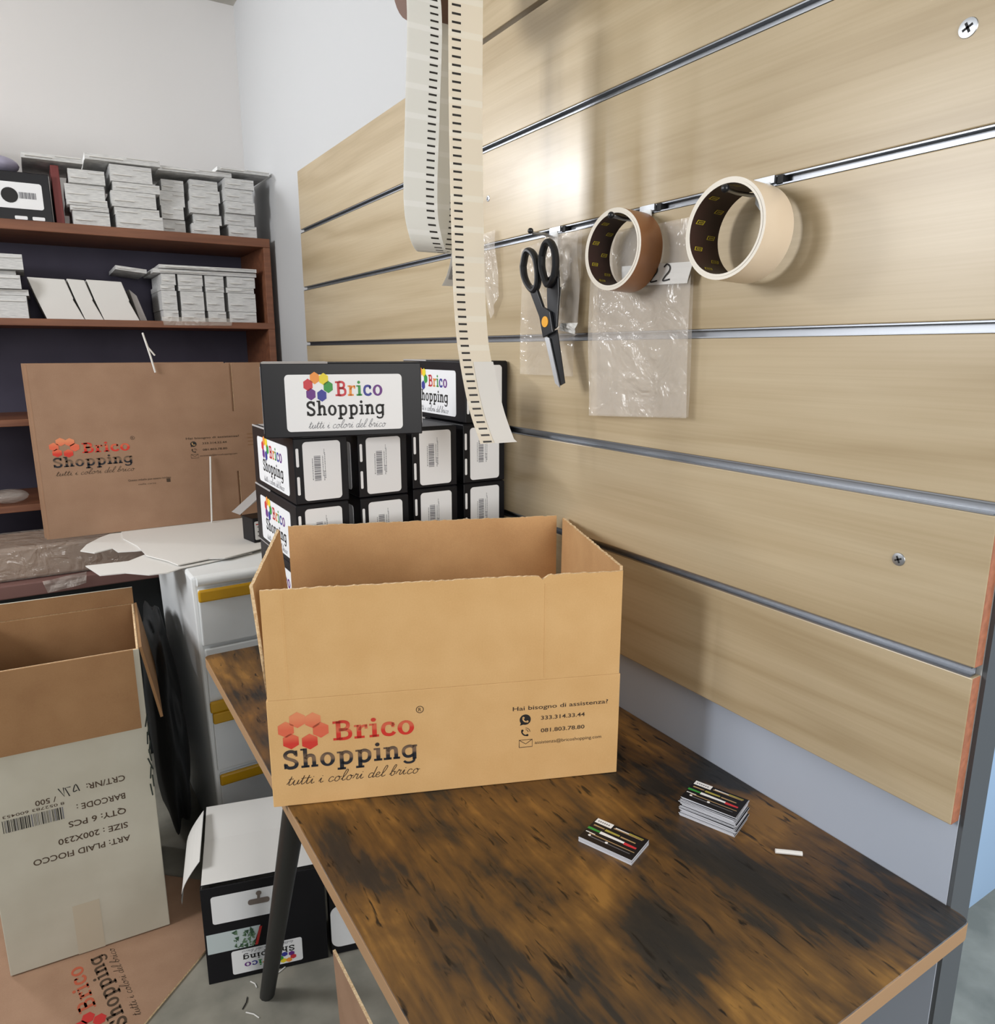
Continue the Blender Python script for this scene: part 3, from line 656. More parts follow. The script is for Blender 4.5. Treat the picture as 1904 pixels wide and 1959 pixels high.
def film(mb, outline, x, amp, m, nx=10, ny=14, seed=0, th=.0006):
    """slightly creased sheet hanging in the yz plane inside a quad outline (tl, tr, br, bl as (y,z))"""
    rr=random.Random(seed); ph=[rr.uniform(0,6.28) for _ in range(6)]
    tl,tr,br,bl=[Vector(p) for p in outline]; P=[]
    for j in range(ny+1):
        for i in range(nx+1):
            u,v=i/nx,j/ny; p=(tl.lerp(tr,u)).lerp(bl.lerp(br,u),v)
            d=amp*(math.sin(5*u+ph[0])*math.sin(4*v+ph[1])+.6*math.sin(11*u+7*v+ph[2])+.4*math.sin(9*v+ph[3]))
            P.append((x+d,p.x,p.y))
    n=len(P); P2=[(p[0]+th,p[1],p[2]) for p in P]; fs=[]
    for j in range(ny):
        for i in range(nx):
            a=j*(nx+1)+i; c=a+nx+1; fs.append((a,a+1,c+1,c)); fs.append((n+a,n+c,n+c+1,n+a+1))
    mb.idx(P+P2,fs,m)
t=thing('plastic_bag','clear plastic bag with paper strip hanging behind the brown tape','bag',(.812,.895,1.28))
inv=Matrix.Translation((-.812,-.895,-1.28))
b=MB(); film(b,[(1.015,1.578),(.785,1.575),(.778,1.292),(1.008,1.279)],.8120,.0024,M_film,seed=2); film(b,[(1.014,1.577),(.786,1.574),(.780,1.293),(1.007,1.281)],.8185,.0014,M_film2,seed=5); b.build('bag_film',t,inv,smooth=True)
b=MB(); film(b,[(.930,1.521),(.778,1.514),(.788,1.485),(.928,1.490)],.8095,.0004,M_paper_top,8,4,3); strip=b.build('paper_strip',t,inv); strip['label']='white paper strip with handwritten numerals'
b=MB()
for cy in (.855,.829):
    pts=[(cy+.006,1.511),(cy,1.515),(cy-.006,1.511),(cy-.005,1.505),(cy+.004,1.497),(cy+.007,1.492),(cy-.007,1.493)]
    for q in stroke(catmull(pts,5),.0022): b.face([(.8085,p[0],p[1]) for p in q][::-1],M_ink)
b.build('handwriting',strip)
t=thing('plastic_bag','small glossy plastic bag hanging behind the scissors','bag',(.812,1.13,1.345))
inv=Matrix.Translation((-.812,-1.13,-1.345))
b=MB(); film(b,[(1.225,1.580),(1.035,1.592),(1.055,1.345),(1.226,1.345)],.812,.0018,M_film2,seed=8); film(b,[(1.14,1.592),(1.036,1.590),(1.037,1.418),(1.12,1.40)],.807,.0035,M_film,seed=11); b.build('bag_film',t,inv,smooth=True)
b=MB(); b.prism([(1.109,1.501),(1.075,1.499),(1.080,1.466),(1.108,1.469)],-.0003,.0003,M_paper_top,frame((.7985,0,0),(0,1,0),(0,0,1))); lab=b.build('price_tag',t,inv); lab['label']='small white numbered tag'
b=MB()
for q in ring(1.092,1.4895,.0042,.0042,.0012,.0012,12)+ring(1.092,1.4805,.005,.005,.0012,.0012,12): b.face([(.7978,p[0],p[1]) for p in q][::-1],M_grey_ink)
b.build('handwriting',lab)
b=MB(); film(b,[(1.080,1.438),(1.031,1.437),(1.037,1.418),(1.080,1.426)],.800,.002,M_paper_top,6,4,4); b.build('torn_tape',t,inv)

b=MB(); film(b,[(1.430,1.620),(1.330,1.630),(1.312,1.500),(1.345,1.455)],.817,.003,M_film,8,8,21); tag(b.build('plastic_bag',smooth=True),'small clear bag flat on slatwall, half hidden behind the long strip','bag')

# ------------------------------------------------------------------ label strips hanging from a roll
def strip(name, path, w, m, label, cat='label strip', wdir=None):
    """ribbon: path of (x_left, y, z, width direction (dx,dy)); uv v runs in metres"""
    mb=MB(); s=0; th=.0005
    for i in range(len(path)-1):
        (p,d),(q,e)=path[i],path[i+1]; p,q,d,e=Vector(p),Vector(q),Vector(d),Vector(e); l=(q-p).length
        n=(q-p).cross(d).normalized()*th
        mb.face([p,p+d*w,q+e*w,q],m,[(0,s),(1,s),(1,s+l),(0,s+l)])
        mb.face([q+n,q+e*w+n,p+d*w+n,p+n],m,[(0,s+l),(1,s+l),(1,s),(0,s)])
        s+=l
    return tag(mb.build(name,smooth=True),label,cat,'label strips hanging from the roll')
M_rib=ribbon_mat('label_backing_cream',(246,238,222),.10,.36,.0118)
M_rib2=ribbon_mat('label_backing_white',(238,238,234),.66,.90,.0105)
M_rib3=ribbon_mat('label_backing_plain',(240,241,243),2,3,.01)
def sm(pts,k=8): return [tuple(v) for v in catmull([Vector(p) for p in pts],k)]
front=sm([(.5945,1.095,2.06),(.594,1.10,1.91),(.5935,1.102,1.72),(.595,1.10,1.532),(.597,1.098,1.45),(.602,1.094,1.382),(.616,1.086,1.295),(.632,1.076,1.236)],8)
pf=[]
for i,p in enumerate(front):
    z=p[2]; k=max(0,min(1,(1.40-z)/.16)); pf.append((p,(.985-.0*k,-.10-.16*k,.0)))
pf[-1]=((.632,1.076,1.234),(1.05,-.28,.03))
fs_=strip('label_strip',pf,.0585,M_rib,'long cream label strip with black marks, in front, reaching the boxes')
lp=[((p[0]+.024*d[0],p[1]+.024*d[1]-.0012,p[2]),d) for p,d in pf if p[2]<1.372]
mb=MB()
for (p,d),(q,e) in zip(lp[:-1],lp[1:]):
    p,q,d,e=Vector(p),Vector(q),Vector(d),Vector(e); mb.face([p,p+d*.037,q+e*.037,q],M_paper_top)
mb.build('blank_label',fs_,smooth=True)['label']='paler blank label at the lower end'
left=sm([(.530,1.194,2.055),(.530,1.150,2.00),(.529,1.11,1.90),(.518,1.10,1.753),(.512,1.10,1.650),(.513,1.102,1.600),(.521,1.107,1.572),(.534,1.120,1.556),(.556,1.145,1.550),(.580,1.168,1.565),(.596,1.180,1.62),(.604,1.186,1.75),(.606,1.19,1.85),(.606,1.195,1.918)],8)
strip('label_strip',[(p,(.985,-.02,0)) for p in left],.0585,M_rib2,'looped white label strip with black marks, left of the long strip')
third=sm([(.655,1.20,1.918),(.657,1.20,1.80),(.655,1.20,1.62),(.645,1.195,1.555),(.630,1.185,1.520),(.612,1.17,1.500)],7)
o=strip('label_strip',[(p,(.95,.05,0)) for p in third],.055,M_rib3,'short white label strip with barcode, curling behind the long strip')
b=MB()
rr=random.Random(9); z=0
a0=Vector((.640,1.1890,1.540)); a1=Vector((.6155,1.1690,1.503))
while z<.9:
    h=rr.choice((.03,.05,.07)); p=Vector((.02*z,0,0))
    b.face([Vector((.6305+.022*z,1.1800,1.512)),Vector((.6305+.022*(z+h),1.1800,1.512)),Vector((.642+.022*(z+h),1.1882,1.535)),Vector((.642+.022*z,1.1882,1.535))],M_grey_ink); z+=h+rr.choice((.03,.05))
b.build('barcode',o)
t=thing('label_roll','brown roll core above the photo edge from which strips hang','roll',(.622,1.20,2.02))
b=MB(); b.lathe([(.035,-.03),(.10,-.03),(.10,.03),(.035,.03)],mat('brown_card_roll',(110,84,72),.8),40,Matrix.Rotation(PI/2,4,'Y')); b.build('roll_core',t,smooth=True)
b=MB(); b.tube([(-.11,0,.028),(.205,0,.028)],.006,M_zinc,10); b.build('peg',t,smooth=True)

# ------------------------------------------------------------------ shelf unit at the back wall
SX0,SX1,SY0,SY1=-.75,.822,3.0,3.385
t=thing('shelf_unit','tall brown wooden shelf unit against the back wall, full of cartons','shelf',((SX0+SX1)/2,SY0,0))
inv=Matrix.Translation((-(SX0+SX1)/2,-SY0,0))
for z in (1.812,1.497,1.160,.862,.60,.06):
    b=MB(); b.box(SX0,SX1,SY0,SY1,z-.032 if z>1.6 else z-.024,z,M_shelf); b.build('shelf_board',t,inv,bevel=.002)
for x0 in (SX1-.026,SX0):
    b=MB(); b.box(x0,x0+.026,SY0+.002,SY1,0,1.780,M_shelf); b.build('side_panel',t,inv,bevel=.002)
b=MB(); b.box(SX0+.026,SX1-.026,SY1-.012,SY1-.002,.02,1.78,M_shelf_back); b.build('back_panel',t,inv)
# flat white cartons piled on the shelves: one object each
def flat_mesh(w,d,h,name='folded_carton'):
    mb=MB(); n=6; lip=.010
    mb.box(0,w,0,d,0,h,M_paper,ends=dict(zp=M_paper_top))
    mb.box(w*.06,w*.5,-lip,0,h*.35,h*.35+.0025,M_paper_top); mb.box(w*.55,w*.97,-lip*.6,0,h*.75,h*.75+.002,M_paper_top)
    return mb.mesh(name)
FG='folded white cartons on the shelves'
ords=['bottom','second','third','fourth','fifth','sixth','seventh','eighth']
def white_pile(x0,x1,zb,heights,y,where,seed,jit=.012,d=.26,rot=.03):
    rr=random.Random(seed); z=zb+.0005; n=len(heights)
    for k,h in enumerate(heights):
        w=(x1-x0)*rr.uniform(.88,1.0); o=place('folded_carton',flat_mesh(w,d,h-.0012)); 
        o.location=(x0+rr.uniform(-jit,jit)*.6+((x1-x0)-w)*rr.random(),y+rr.uniform(-jit,jit)*1.6,z); o.rotation_euler=(0,0,rr.uniform(-rot,rot))
        pos='top' if k==n-1 else ords[k]
        tag(o,'folded white carton, %s layer of %s'%(pos,where),'folded carton',FG); z+=h
    return z
T0=1.812
w='top-shelf pile'
zA=white_pile(.150,.275,T0,[.048,.016,.022,.052,.045],3.035,'%s next to black box'%w,1)
zB=white_pile(.290,.440,T0,[.046,.026,.052,.030,.055],3.02,'widest %s'%w,2)
zC=white_pile(.450,.535,T0,[.050,.046,.052,.040],3.06,'%s right of the widest one'%w,3)
zD=white_pile(.548,.655,T0,[.040,.036,.044,.042,.034],3.04,'second %s from right'%w,4,.009)
zE=white_pile(.674,.782,T0,[.045,.040,.042,.044,.036],3.02,'rightmost %s'%w,5,.009)
def flat_board(x0,x1,y,z,h,label,rz=0,d=.27,mm=None,tilt=0):
    o=place('folded_carton',flat_mesh(x1-x0,d,h)); o.location=(x0,y,z); o.rotation_euler=(0,tilt,rz); tag(o,label,'folded carton',FG); return o
flat_board(.448,.700,3.02,max(zC,zD,zE)+.001,.016,'wide white folded carton across the middle of the topmost pile',-.02)
flat_board(.645,.835,2.99,max(zC,zD,zE)+.0185,.012,'thin white folded carton at the right end of the top shelf, over the rightmost pile',.03)
flat_board(.218,.452,3.00,max(zA,zB)+.003,.020,'widest white folded carton crowning the top shelf',-.01)
flat_board(.035,.212,3.03,2.012,.018,'white folded carton lying above the black labelled box',.0)
# black box with label, red box and lilac bag at the left end
t=thing('black_box','black box with white barcode label at left end of top shelf','box',(-.10,3.04,T0+.0005))
b=MB(); b.box(0,.205,0,.25,0,.155,M_black); b.build('body',t,bevel=.002)
b=MB(); b.prism(rrect(.03,.182,.040,.122,.008),-.0005,0,M_white,frame((0,-.0008,0),(1,0,0),(0,0,1))); lb=b.build('barcode_label',t)
b=MB()
for k in range(14): b.face([(.115+k*.0035,-.0016,.072),(.1165+k*.0035+.0006*(k%3),-.0016,.072),(.1165+k*.0035+.0006*(k%3),-.0016,.092),(.115+k*.0035,-.0016,.092)],M_grey_ink)
for q in disc(.088,.080,.024,20): b.face([(p[0],-.0018,p[1]) for p in q],M_ink)
b.build('label_print',lb)
b=MB()
for x in (.095,.145): b.prism(rrect(x,x+.036,.006,.017,.003),-.0005,0,M_white,frame((0,-.0008,0),(1,0,0),(0,0,1)))
b.build('slot_tab',t)
b=MB(); b.box(.115,.140,3.06,3.26,T0+.0005,2.005,mat('dark_red_card',(120,52,50),.6)); tag(b.build('red_box',bevel=.002),'narrow dark red box between the black box and white piles','box')
for x0,h in ((-.33,.292),(-.545,.298),(-.745,.290)):  # unseen boxes added to cast a shade line on the right wall
    b=MB(); b.box(x0,x0+.195,3.04,3.30,T0+.0005,T0+h,M_kraft_old); tag(b.build('shade_box',bevel=.002),'added brown shade-casting box on the shelf, %s of three left of the black box'%{-.33:'first',-.545:'second',-.745:'third'}[x0],'box')
t=b=None
b=MB(); b.sphere((0,0,0),.05,M_lilac,10); o=b.build('plastic_bundle',smooth=True); o.location=(-.045,3.13,1.999); o.scale=(1.45,1.5,.60)
tag(o,'pale lilac plastic bundle on the black box, left edge of top shelf','bundle')
# second shelf
T1=1.497
w='second-shelf block'
xs=[(.420,.475),(.482,.570),(.577,.648),(.652,.765)]
ws=['leftmost column, '+w,'second column, '+w,'third column, '+w,'rightmost column, '+w]
zz=0
for (a,c),wn,s in zip(xs,ws,(11,12,13,14)): zz=max(zz,white_pile(a,c,T1+.001,[.040,.070,.020,.040],3.035,'the '+wn,s,.0,.26,.0))
flat_board(.40,.770,3.03,zz+.001,.014,'long white folded carton lying over the right-hand block on second shelf',.01)
flat_board(.42,.768,3.02,zz+.0175,.012,'topmost long white folded carton of the right-hand block on second shelf',-.01)
flat_board(.282,.385,3.08,zz+.010,.014,'thin white folded carton jutting left from the second shelf block',0.0,.27,None,.10)
# leaning upright cards on second shelf
for k,(xa,wd,nm) in enumerate(((.020,.115,'left'),(.137,.058,'middle'),(.197,.115,'right'))):
    b=MB(); b.prism([(xa+.03,0),(xa+wd+.03,0),(xa+wd,.068),(xa+wd+.002,.071),(xa+wd-.018,.135),(xa-.014,.138),(xa+.006,.070)],0,.22,M_paper_top,frame((0,3.27,T1+.0005),(1,0,0),(0,0,1)))
    tag(b.build('card_bundle',bevel=.003),'leaning bundle of white cards on the second shelf, %s one of three'%nm,'card bundle','leaning white bundles on the second shelf')
b=MB(); b.prism([(.346,0),(.370,0),(.342,.09),(.318,.112)],0,.2,M_grey_card,frame((0,3.27,T1+.0005),(1,0,0),(0,0,1))); tag(b.build('card_bundle',bevel=.002),'thin grey bundle leaning right of the three white ones, second shelf','card bundle')
white_pile(-.20,.0,T1,[.075,.02,.045,.018,.05],3.03,'pile at left edge, second shelf',21,.02)
b=MB(); film(b,[(.41,1.512),(.66,1.510),(.655,1.484),(.415,1.482)],0,.001,M_film,8,3,9); 
o=b.build('plastic_wrap'); o.rotation_euler=(0,0,0)
o.data.transform(Matrix(((0,1,0,0),(1,0,0,2.996),(0,0,1,0),(0,0,0,1)))); tag(o,'clear plastic wrap hanging over edge of the second shelf','plastic wrap')
# lower shelves, left
b=MB(); b.sphere((0,0,0),.06,M_film,8); o=b.build('plastic_bag',smooth=True); o.location=(-.135,3.06,.888); o.scale=(1,.8,.42); tag(o,'crumpled clear plastic bag at left edge on a lower shelf','bag')
t=thing('wrapped_parcel','brown parcel in creased clear film behind the white carton','parcel',(.08,2.62,0))
b=MB(); b.box(-.26,.25,-.02,.22,.702,.80,M_kraft_old); b.build('parcel_body',t,bevel=.008)
b=MB(); b.box(-.264,.254,-.025,.225,.699,.804,M_wrap); b.build('film_wrap',t,bevel=.01)
b=MB(); b.box(-.30,.30,2.56,2.97,.655,.698,mat('pinkish_board',(120,86,80),.7)); tag(b.build('storage_crate',bevel=.004),'flat pinkish brown crate under the wrapped parcel, back left','crate')
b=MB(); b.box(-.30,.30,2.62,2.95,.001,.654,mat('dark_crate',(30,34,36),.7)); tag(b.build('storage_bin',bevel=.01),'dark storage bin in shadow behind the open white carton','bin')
b=MB(); film(b,[(.0,.700),(.12,.712),(.115,.675),(.01,.660)],0,.003,M_film,8,4,3); o=b.build('plastic_scrap'); o.data.transform(Matrix(((0,1,0,-.06),(1,0,0,2.55),(0,0,1,0),(0,0,0,1)))); tag(o,'torn grey plastic scrap hanging below the wrapped parcel','plastic scrap')

b=MB(); b.sphere((0,0,0),1,mat('black_bin_bag',(18,21,23),.75),20); rr=random.Random(8)
b.v=[tuple(Vector(p)*(1+.10*math.sin(7*p[0]+3*p[2])*math.cos(5*p[1]+4*p[2]))*1.0) for p in b.v]
o=b.build('garbage_bag',smooth=True); o.location=(.203,2.20,.335); o.scale=(.042,.30,.33); tag(o,'dark plastic sack squeezed between the open white carton and drawer tower','bag')

# ------------------------------------------------------------------ white drawer tower with yellow handles
DYAW=math.radians(1.5)
t=thing('drawer_tower','white plastic drawer tower with yellow handles behind the table','drawers',(.266,1.88,0),DYAW)
DWd,DDp,DT=.42,.58,.838
tp=.020     # sides lean in towards the floor
b=MB(); P=[Vector(p) for p in ((tp,0,0),(DWd-tp,0,0),(DWd-tp,DDp,0),(tp,DDp,0),(0,0,DT),(DWd,0,DT),(DWd,DDp,DT),(0,DDp,DT))]
b.idx(P,[(3,2,1,0),(4,5,6,7),(0,1,5,4),(1,2,6,5),(2,3,7,6),(3,0,4,7)],M_wplastic); b.build('casing',t,bevel=.008)
def xl(z): return tp*(1-z/DT)
for k,(z0,z1,hz) in enumerate(((.655,.806,.790),(.478,.645,.487),(.300,.468,.455),(.150,.290,.275),(.01,.140,.125))):
    b=MB(); x=xl((z0+z1)/2)+.010; b.box(x,DWd-x,-.010,.0,z0,z1,M_wplastic); dr=b.build('drawer',t,bevel=.003)
    b=MB(); b.box(x-.002,DWd-x+.002,-.022,-.0105,hz-.016,hz+.016,M_yellow); b.build('handle',dr,bevel=.005)['label']='yellow handle bar'
b=MB(); b.tube([(.012,-.006,DT-.012),(DWd-.012,-.006,DT-.012)],.012,M_wplastic,12); b.build('top_lip',t,smooth=True)

# white flat packaging on the drawer tower
S1=[(.165,2.50),(.358,2.52),(.598,2.52),(.592,2.40),(.487,2.035),(.446,2.015),(.37,1.982),(.333,1.998),(.253,1.979),(.235,2.036),(.195,2.12),(.185,2.242),(.159,2.356)]
S2=[(.049,2.119),(.149,2.109),(.245,2.207),(.40,2.20),(.45,2.02),(.333,1.985),(.258,1.966),(.222,1.941),(.18,1.946),(.132,1.996),(.075,2.006),(.061,2.068)]
S3=[(.045,2.28),(.064,2.349),(.103,2.42),(.17,2.50),(.30,2.50),(.30,2.20),(.217,2.194),(.18,2.197),(.133,2.213),(.124,2.264),(.077,2.235)]
for nm,S,z,lab in (('packaging_sheet',S2,.8400,'white die-cut packaging sheet, lowest, tongue pointing left over the white carton'),('packaging_sheet',S3,.8430,'white die-cut packaging sheet with curved tab beneath the folded kraft carton'),('packaging_sheet',S1,.8460,'topmost broad white packaging sheet lying on the drawer tower')):
    b=MB(); b.prism([tuple(p) for p in S],z,z+.0026,M_paper_top); tag(b.build(nm),lab,'packaging sheet','white packaging sheets on the drawer tower')
# flattened logo cartons standing behind
def flat_carton(y, dx, dz, label, printed):
    t=thing('flattened_carton',label,'cardboard',(-.024+dx,y,.8495+dz)); t.scale=(1.094,1,.982)
    H=.512; b=MB(); x1=.498; x2=.80
    # main panel with slits between the flaps
    b.prism([(0,0),(x1-.003,0),(x1-.003,.160),(x1+.003,.160),(x1+.003,.004),(x2,.004),(x2,H-.002),(x1+.003,H-.002),(x1+.003,H-.155),(x1-.003,H-.155),(x1-.003,H),(0,H)],0,.005,M_kraft_old,frame((0,.005,0),(1,0,0),(0,0,1)),M_edge); b.build('sheet',t)
    if printed:
        M=frame((.012,-.0006,.155),(1,0,0),(0,0,1))
        carton_prints(t,M)
        b=MB(); btext('Questo imballo puo essere riciclato',M_brown_ink,.19,.30,.0,.006,b,.01); btext('nella carta',M_brown_ink,.215,.26,-.014,.005,b); b.face([(.288,-.012,0),(.298,-.012,0),(.298,-.001,0),(.288,-.001,0)],M_brown_ink)
        for z in (.124,.112,.100,.088): b.face([(.52,z,0),(.575,z+.001,0),(.575,z+.004,0),(.52,z+.003,0)],mat('faint_print',(140,104,72),.8))
        b.build('recycling_print',t,M)
    return t
flat_carton(2.450,0,.0,'folded kraft carton with red logo standing upright on the white sheets',True)
flat_carton(2.4565,-.009,-.0005,'folded kraft carton right behind the logo carton, edge showing at left',False)
flat_carton(2.463,-.013,.003,'rearmost folded kraft carton of the upright three',False)
b=MB(); b.tube([(.278,2.444,1.441),(.2925,2.4445,1.376),(.302,2.4445,1.326)],.0028,M_paper_top,8); b.tube([(.278,2.444,1.441),(.292,2.474,1.40),(.309,2.474,1.376)],.0025,M_paper_top,8)
tag(b.build('bent_strap',smooth=True),'bent white plastic strap hooked over the upright kraft carton','strap')
b=MB(); b.tube([(.438,2.444,1.061),(.431,2.438,.97),(.423,2.430,.8500)],.0028,M_paper_top,8); tag(b.build('white_rod',smooth=True),'thin white rod standing upright against the folded kraft carton','rod')
# small black box beside the stack
t=thing('small_open_box','small black box with white label and raised flap left of the stack','box',(.475,2.095,.8492),math.radians(12))
b=MB(); b.box(0,.09,0,.07,0,.072,M_black); b.build('body',t,bevel=.002)
b=MB(); b.prism(rrect(.004,.088,.008,.062,.004),-.0005,0,M_white,frame((0,-.0006,0),(1,0,0),(0,0,1))); lb=b.build('printed_label',t)
b=MB()
for z,x0,x1,m in ((.052,.008,.06,M_red),(.030,.012,.035,M_ink),(.030,.05,.08,M_ink),(.018,.012,.07,M_grey_ink),(.044,.012,.07,M_grey_ink)): b.face([(x0,-.0015,z),(x1,-.0015,z),(x1,-.0015,z+.003),(x0,-.0015,z+.003)],m)
b.build('label_print',lb)
b=MB(); b.prism([(-.034,.088),(-.030,.090),(.055,.150),(.060,.146)],0,.055,M_grey_card,frame((0,.06,0),(1,0,0),(0,0,1))); b.build('lid_flap',t)

# ------------------------------------------------------------------ big white carton on the floor, upside-down print
t=thing('white_carton','tall white carton standing open on floor, upside-down black lettering','box',(-.207,1.755,.0085),math.radians(-4.1))
WW,WD,WH=.331,.345,.727
lean=.0
b=MB(); tk=.006
def wall(x0,x1,y0,y1,h,ends): b.box(x0,x1,y0,y1,0,h,M_carton_w,ends=ends)
wall(0,WW,0,tk,WH,dict(yp=M_kraft_dk,zp=M_edge)); wall(0,tk,tk,WD-tk,WH,dict(xp=M_kraft_dk,zp=M_edge)); wall(WW-tk,WW,tk,WD-tk,WH,dict(xm=M_kraft_dk,zp=M_edge)); wall(0,WW,WD-tk,WD,WH,dict(ym=M_kraft_dk,zp=M_edge)); b.box(tk,WW-tk,tk,WD-tk,0,.006,M_kraft_dk)
b.build('body',t,bevel=.002)
b=MB(); b.box(0,WW,WD-tk,WD,WH+.001,WH+.045,M_carton_w,ends=dict(ym=M_kraft_dk)); b.build('flap',t)
b=MB(); Mf=Matrix.Translation((0,-.001,WH-.001))@Matrix.Rotation(math.radians(-2.2),4,'X'); b.box(.0,WW-.012,-.006,0,-.185,.002,M_kraft_dk,Mf,dict(zm=M_edge)); b.build('flap',t)['label']='kraft-coloured flap folded down'
b=MB(); Mf=Matrix.Translation((WW+.0005,0,WH))@Matrix.Rotation(math.radians(-9),4,'Y'); b.box(0,.006,.004,WD-.006,-.18,.001,M_kraft_dk,Mf); b.build('flap',t)['label']='kraft-coloured side flap hanging down'
b=MB(); Mf=Matrix.Translation((-.001,0,WH))@Matrix.Rotation(math.radians(13),4,'Y'); b.box(-.006,0,.015,WD-.02,-.175,.0,M_kraft_dk,Mf); b.build('flap',t)
# print: local frame turned by 180 degrees
MP=frame((WW,-.0006,WH),(-1,0,0),(0,0,-1))
# in this frame x runs right-to-left and y runs downwards; z heights in the photo: see table
b=MB(); q=lambda xr: xr        # distance from the right edge
def line(txt,xa,xb,z,h=.015):
    q=MB(); btext(txt,M_brown_ink,xa,xb,WH-z-h,h,q,.012); q.build('shipping_print',t,MP)
line('CRT/NR:',.058,.136,.413); line('BARCODE :',.062,.160,.368); line('QTY: 6 PCS',.064,.180,.330); line('SIZE : 200X230',.064,.204,.293); line('ART: PLAID FIOCCO',.062,.256,.258)
line('/ 500',.196,.236,.402,.013)
b=MB()
for q4 in stroke(catmull([(.150,WH-.415),(.156,WH-.433),(.162,WH-.417),(.154,WH-.418)],4),.0022)+stroke([(.166,WH-.430),(.177,WH-.430),(.170,WH-.408)],.0022)+stroke([(.180,WH-.432),(.180,WH-.410),(.190,WH-.432)],.0022): b.face([(p[0],p[1],0) for p in q4],M_ink)
b.build('handwriting',t,MP); b=MB()
x=.186; rr=random.Random(5)
while x<.300:
    h=rr.choice((.0009,.0014,.0024)); b.face([(x,WH-.386,0),(x+h,WH-.386,0),(x+h,WH-.356,0),(x,WH-.356,0)],M_ink if rr.random()>.3 else M_grey_ink); x+=h+rr.choice((.0010,.0017,.0024))
btext('8 052783 600453',M_brown_ink,.182,.298,WH-.3975,.007,b,.005); b.build('barcode',t,MP)
b=MB(); b.box(.135,.190,-.0004,.0,.0,.13,mat('paper_tape',(188,178,158),.6)); b.build('tape_strip',t,Matrix.Translation((0,-.0003,0)))
b=MB()
for k in range(9):
    z=.36+k*.022; b.tube([(WW-.004+random.uniform(-.004,.006),-.001,z),(WW-.002+random.uniform(-.006,.006),-.002,z+.03)],.0016,mat('dark_scuff',(40,48,42),.8),6)
b.build('torn_edge',t)

# flattened carton under it on the floor
t=thing('floor_cardboard','flattened kraft carton lying on the floor under the white carton','cardboard',(0,1.6,.0005))
inv=Matrix.Translation((0,-1.6,-.0005))
b=MB(); b.prism([(.205,1.625),(-.09,1.355),(-.42,1.62),(-.44,2.0),(-.05,2.10),(.215,1.86)],.0008,.0062,M_kraft_old,None,M_edge); b.build('sheet',t,inv)
MD=frame((.038,1.490,.0066),(-.15,1,0),(-1,-.15,0))
b=MB(); logo(b,.0,.0,.24,.125,[M_red]*6,mat('faded_red_ink',(176,84,56),.8),M_brown_ink,M_brown_ink); b.build('logo_print',t,inv@MD)

# ------------------------------------------------------------------ black mailer box and bits under the table
t=thing('open_mailer_box','open black mailer box on floor by table leg, logo upside down','box',(.171,1.504,.0005),math.radians(-15))
bw,bh,bd=.262,.245,.13
b=MB(); b.box(0,bw,0,.003,0,bh,M_black,ends=dict(yp=M_paper_top)); b.box(0,.003,.003,bd,0,bh,M_black,ends=dict(xp=M_paper_top)); b.box(bw-.003,bw,.003,bd,0,bh,M_black,ends=dict(xm=M_paper_top)); b.box(.003,bw-.003,bd-.003,bd,0,bh,M_black,ends=dict(ym=M_paper_top)); b.box(.003,bw-.003,.003,bd-.003,0,.003,M_paper_top); b.build('body',t,bevel=.001)
FRb=frame((0,-.0005,0),(1,0,0),(0,0,1))
b=MB(); b.prism(rrect(.052,.205,.012,.073,.005),-.0004,0,M_white,FRb); lb=b.build('brand_label',t)
b=MB(); logo(b,.0,.0,.115,.058,COLS,LETT,M_ink,M_grey_ink); b.build('logo_print',lb,frame((.190,-.0010,.072),(-1,0,0),(0,0,-1)))
b=MB(); b.prism([(.004,.078),(.100,.078),(.118,.128),(.004,.128)],-.0004,0,mat('sky_print',(196,208,210),.4),FRb); pb=b.build('photo_print',t)
b=MB(); rr=random.Random(4); gm=[mat('leaf_print',(52,84,58),.6),mat('leaf_print_light',(98,128,98),.6)]
for k in range(46):
    x=.052+rr.random()*.052; z=.081+rr.random()*.044
    if (x-.05)*1.0<(.128-z)*.25: continue
    r=rr.uniform(.003,.008); a=rr.random()*6.28
    b.face([(x+r*math.cos(a+2.1*i)*(1 if i else .5),-.0012-k*1e-5,z+r*math.sin(a+2.1*i)) for i in range(3)],gm[k%2])
b.face([(.104,-.002,.080),(.110,-.002,.080),(.122,-.002,.126),(.116,-.002,.126)],M_red); b.build('plant_print',pb)
b=MB(); b.prism(rrect(.020,.158,.152,.222,.006),-.0004,0,M_white,FRb); lb=b.build('top_label',t)
b=MB(); tg=mat('taupe_print',(120,108,100),.7); b.face([(x,-.0012,z) for x,z in rrect(.096,.142,.184,.198,.006)],tg); b.face([(.116,-.0012,.198),(.122,-.0012,.198),(.124,-.0012,.213),(.117,-.0012,.213)],tg)
for q in disc(.120,.211,.006): b.face([(p[0],-.0014,p[1]) for p in q],tg)
b.build('tree_print',lb)
b=MB()
pts=[(0,.012,bh+.002),(0,bd,bh+.030),(0,bd+.085,bh+.062)]
for i in range(2):
    p,q=pts[i],pts[i+1]; b.face([(.002,p[1],p[2]),(bw,p[1],p[2]),(bw,q[1],q[2]),(.002,q[1],q[2])],M_paper_top); b.face([(.002,q[1],q[2]-.002),(bw,q[1],q[2]-.002),(bw,p[1],p[2]-.002),(.002,p[1],p[2]-.002)],M_black)
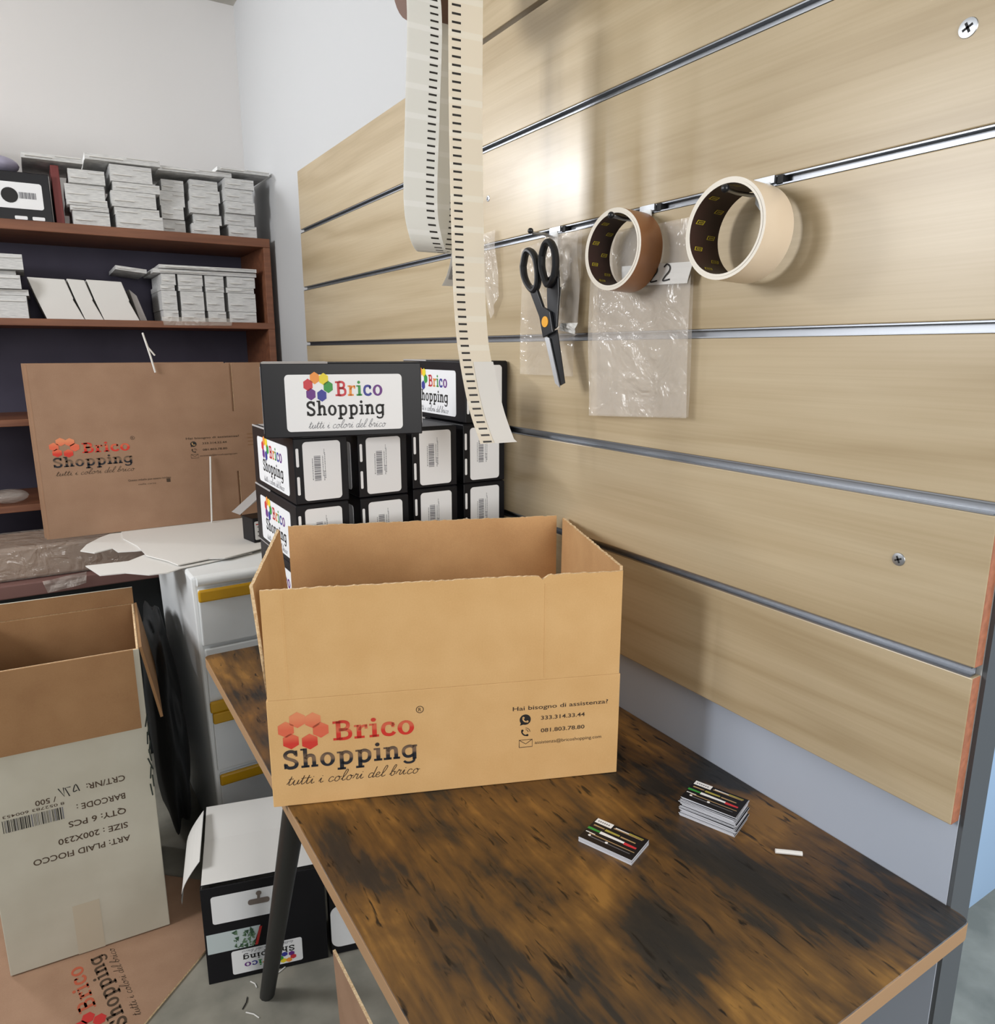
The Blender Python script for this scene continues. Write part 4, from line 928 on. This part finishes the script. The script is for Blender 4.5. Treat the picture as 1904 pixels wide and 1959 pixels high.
b.build('lid',t)['label']='raised white inner lid'
b=MB(); P=[]
for i in range(9):
    a=i/8*1.7; x=-.002-.045*math.sin(a)*1.0; z=bh+.035-.10*(i/8)
    P.append((x,z))
for i in range(8):
    (x0,z0),(x1,z1)=P[i],P[i+1]; b.face([(x0,.05,z0),(x0,.19,z0+.035),(x1,.19,z1+.035),(x1,.05,z1)],M_paper_top); b.face([(x1+.001,.05,z1),(x1+.001,.19,z1+.035),(x0+.001,.19,z0+.035),(x0+.001,.05,z0)],M_paper_top)
b.build('side_flap',t,smooth=True)['label']='curled white side flap'
t=thing('black_mailer_box','black box with white rounded panels under the table edge','box',(.4325,1.438,.0005),math.radians(-15))
b=MB(); b.box(0,.22,0,.12,0,.27,M_black); b.build('body',t,bevel=.003)
b=MB(); b.prism(rrect(.002,.12,.16,.262,.03),-.0006,0,M_white,frame((0,-.0006,0),(1,0,0),(0,0,1))); b.prism(rrect(.002,.10,.02,.13,.02),-.0006,0,M_white,frame((0,-.0006,0),(1,0,0),(0,0,1))); b.build('white_panel',t)
b=MB()
Mq=Matrix.Translation((.338,1.075,.001))@Matrix.Rotation(math.radians(-90),4,'Z')@Matrix.Rotation(math.radians(2),4,'X')
b.box(0,.46,0,.005,0,.36,M_kraft_old,Mq,dict(zp=M_edge,xm=M_edge,xp=M_edge)); tag(b.build('cardboard_sheet'),'kraft cardboard sheet leaning upright beneath the table edge','cardboard')
for k,(x,y,a,l) in enumerate(((.22,1.40,1.0,.03),(.245,1.36,2.2,.035),(.30,1.45,.4,.04),(.26,1.44,1.9,.025))):
    b=MB(); b.tube([(x,y,.0016),(x+l*math.cos(a)*.5+.003,y+l*math.sin(a)*.5,.0022),(x+l*math.cos(a),y+l*math.sin(a),.0016)],.0013,M_paper_top if k!=0 else M_ink,6)
    tag(b.build('litter_scrap'),['short black thread scrap on the floor below the table leg','curved white thread scrap on the floor, nearest the camera','white paper shred on floor beside the mailer box','tiny white shred on floor at foot of the table leg'][k],'scrap','scraps on the floor')
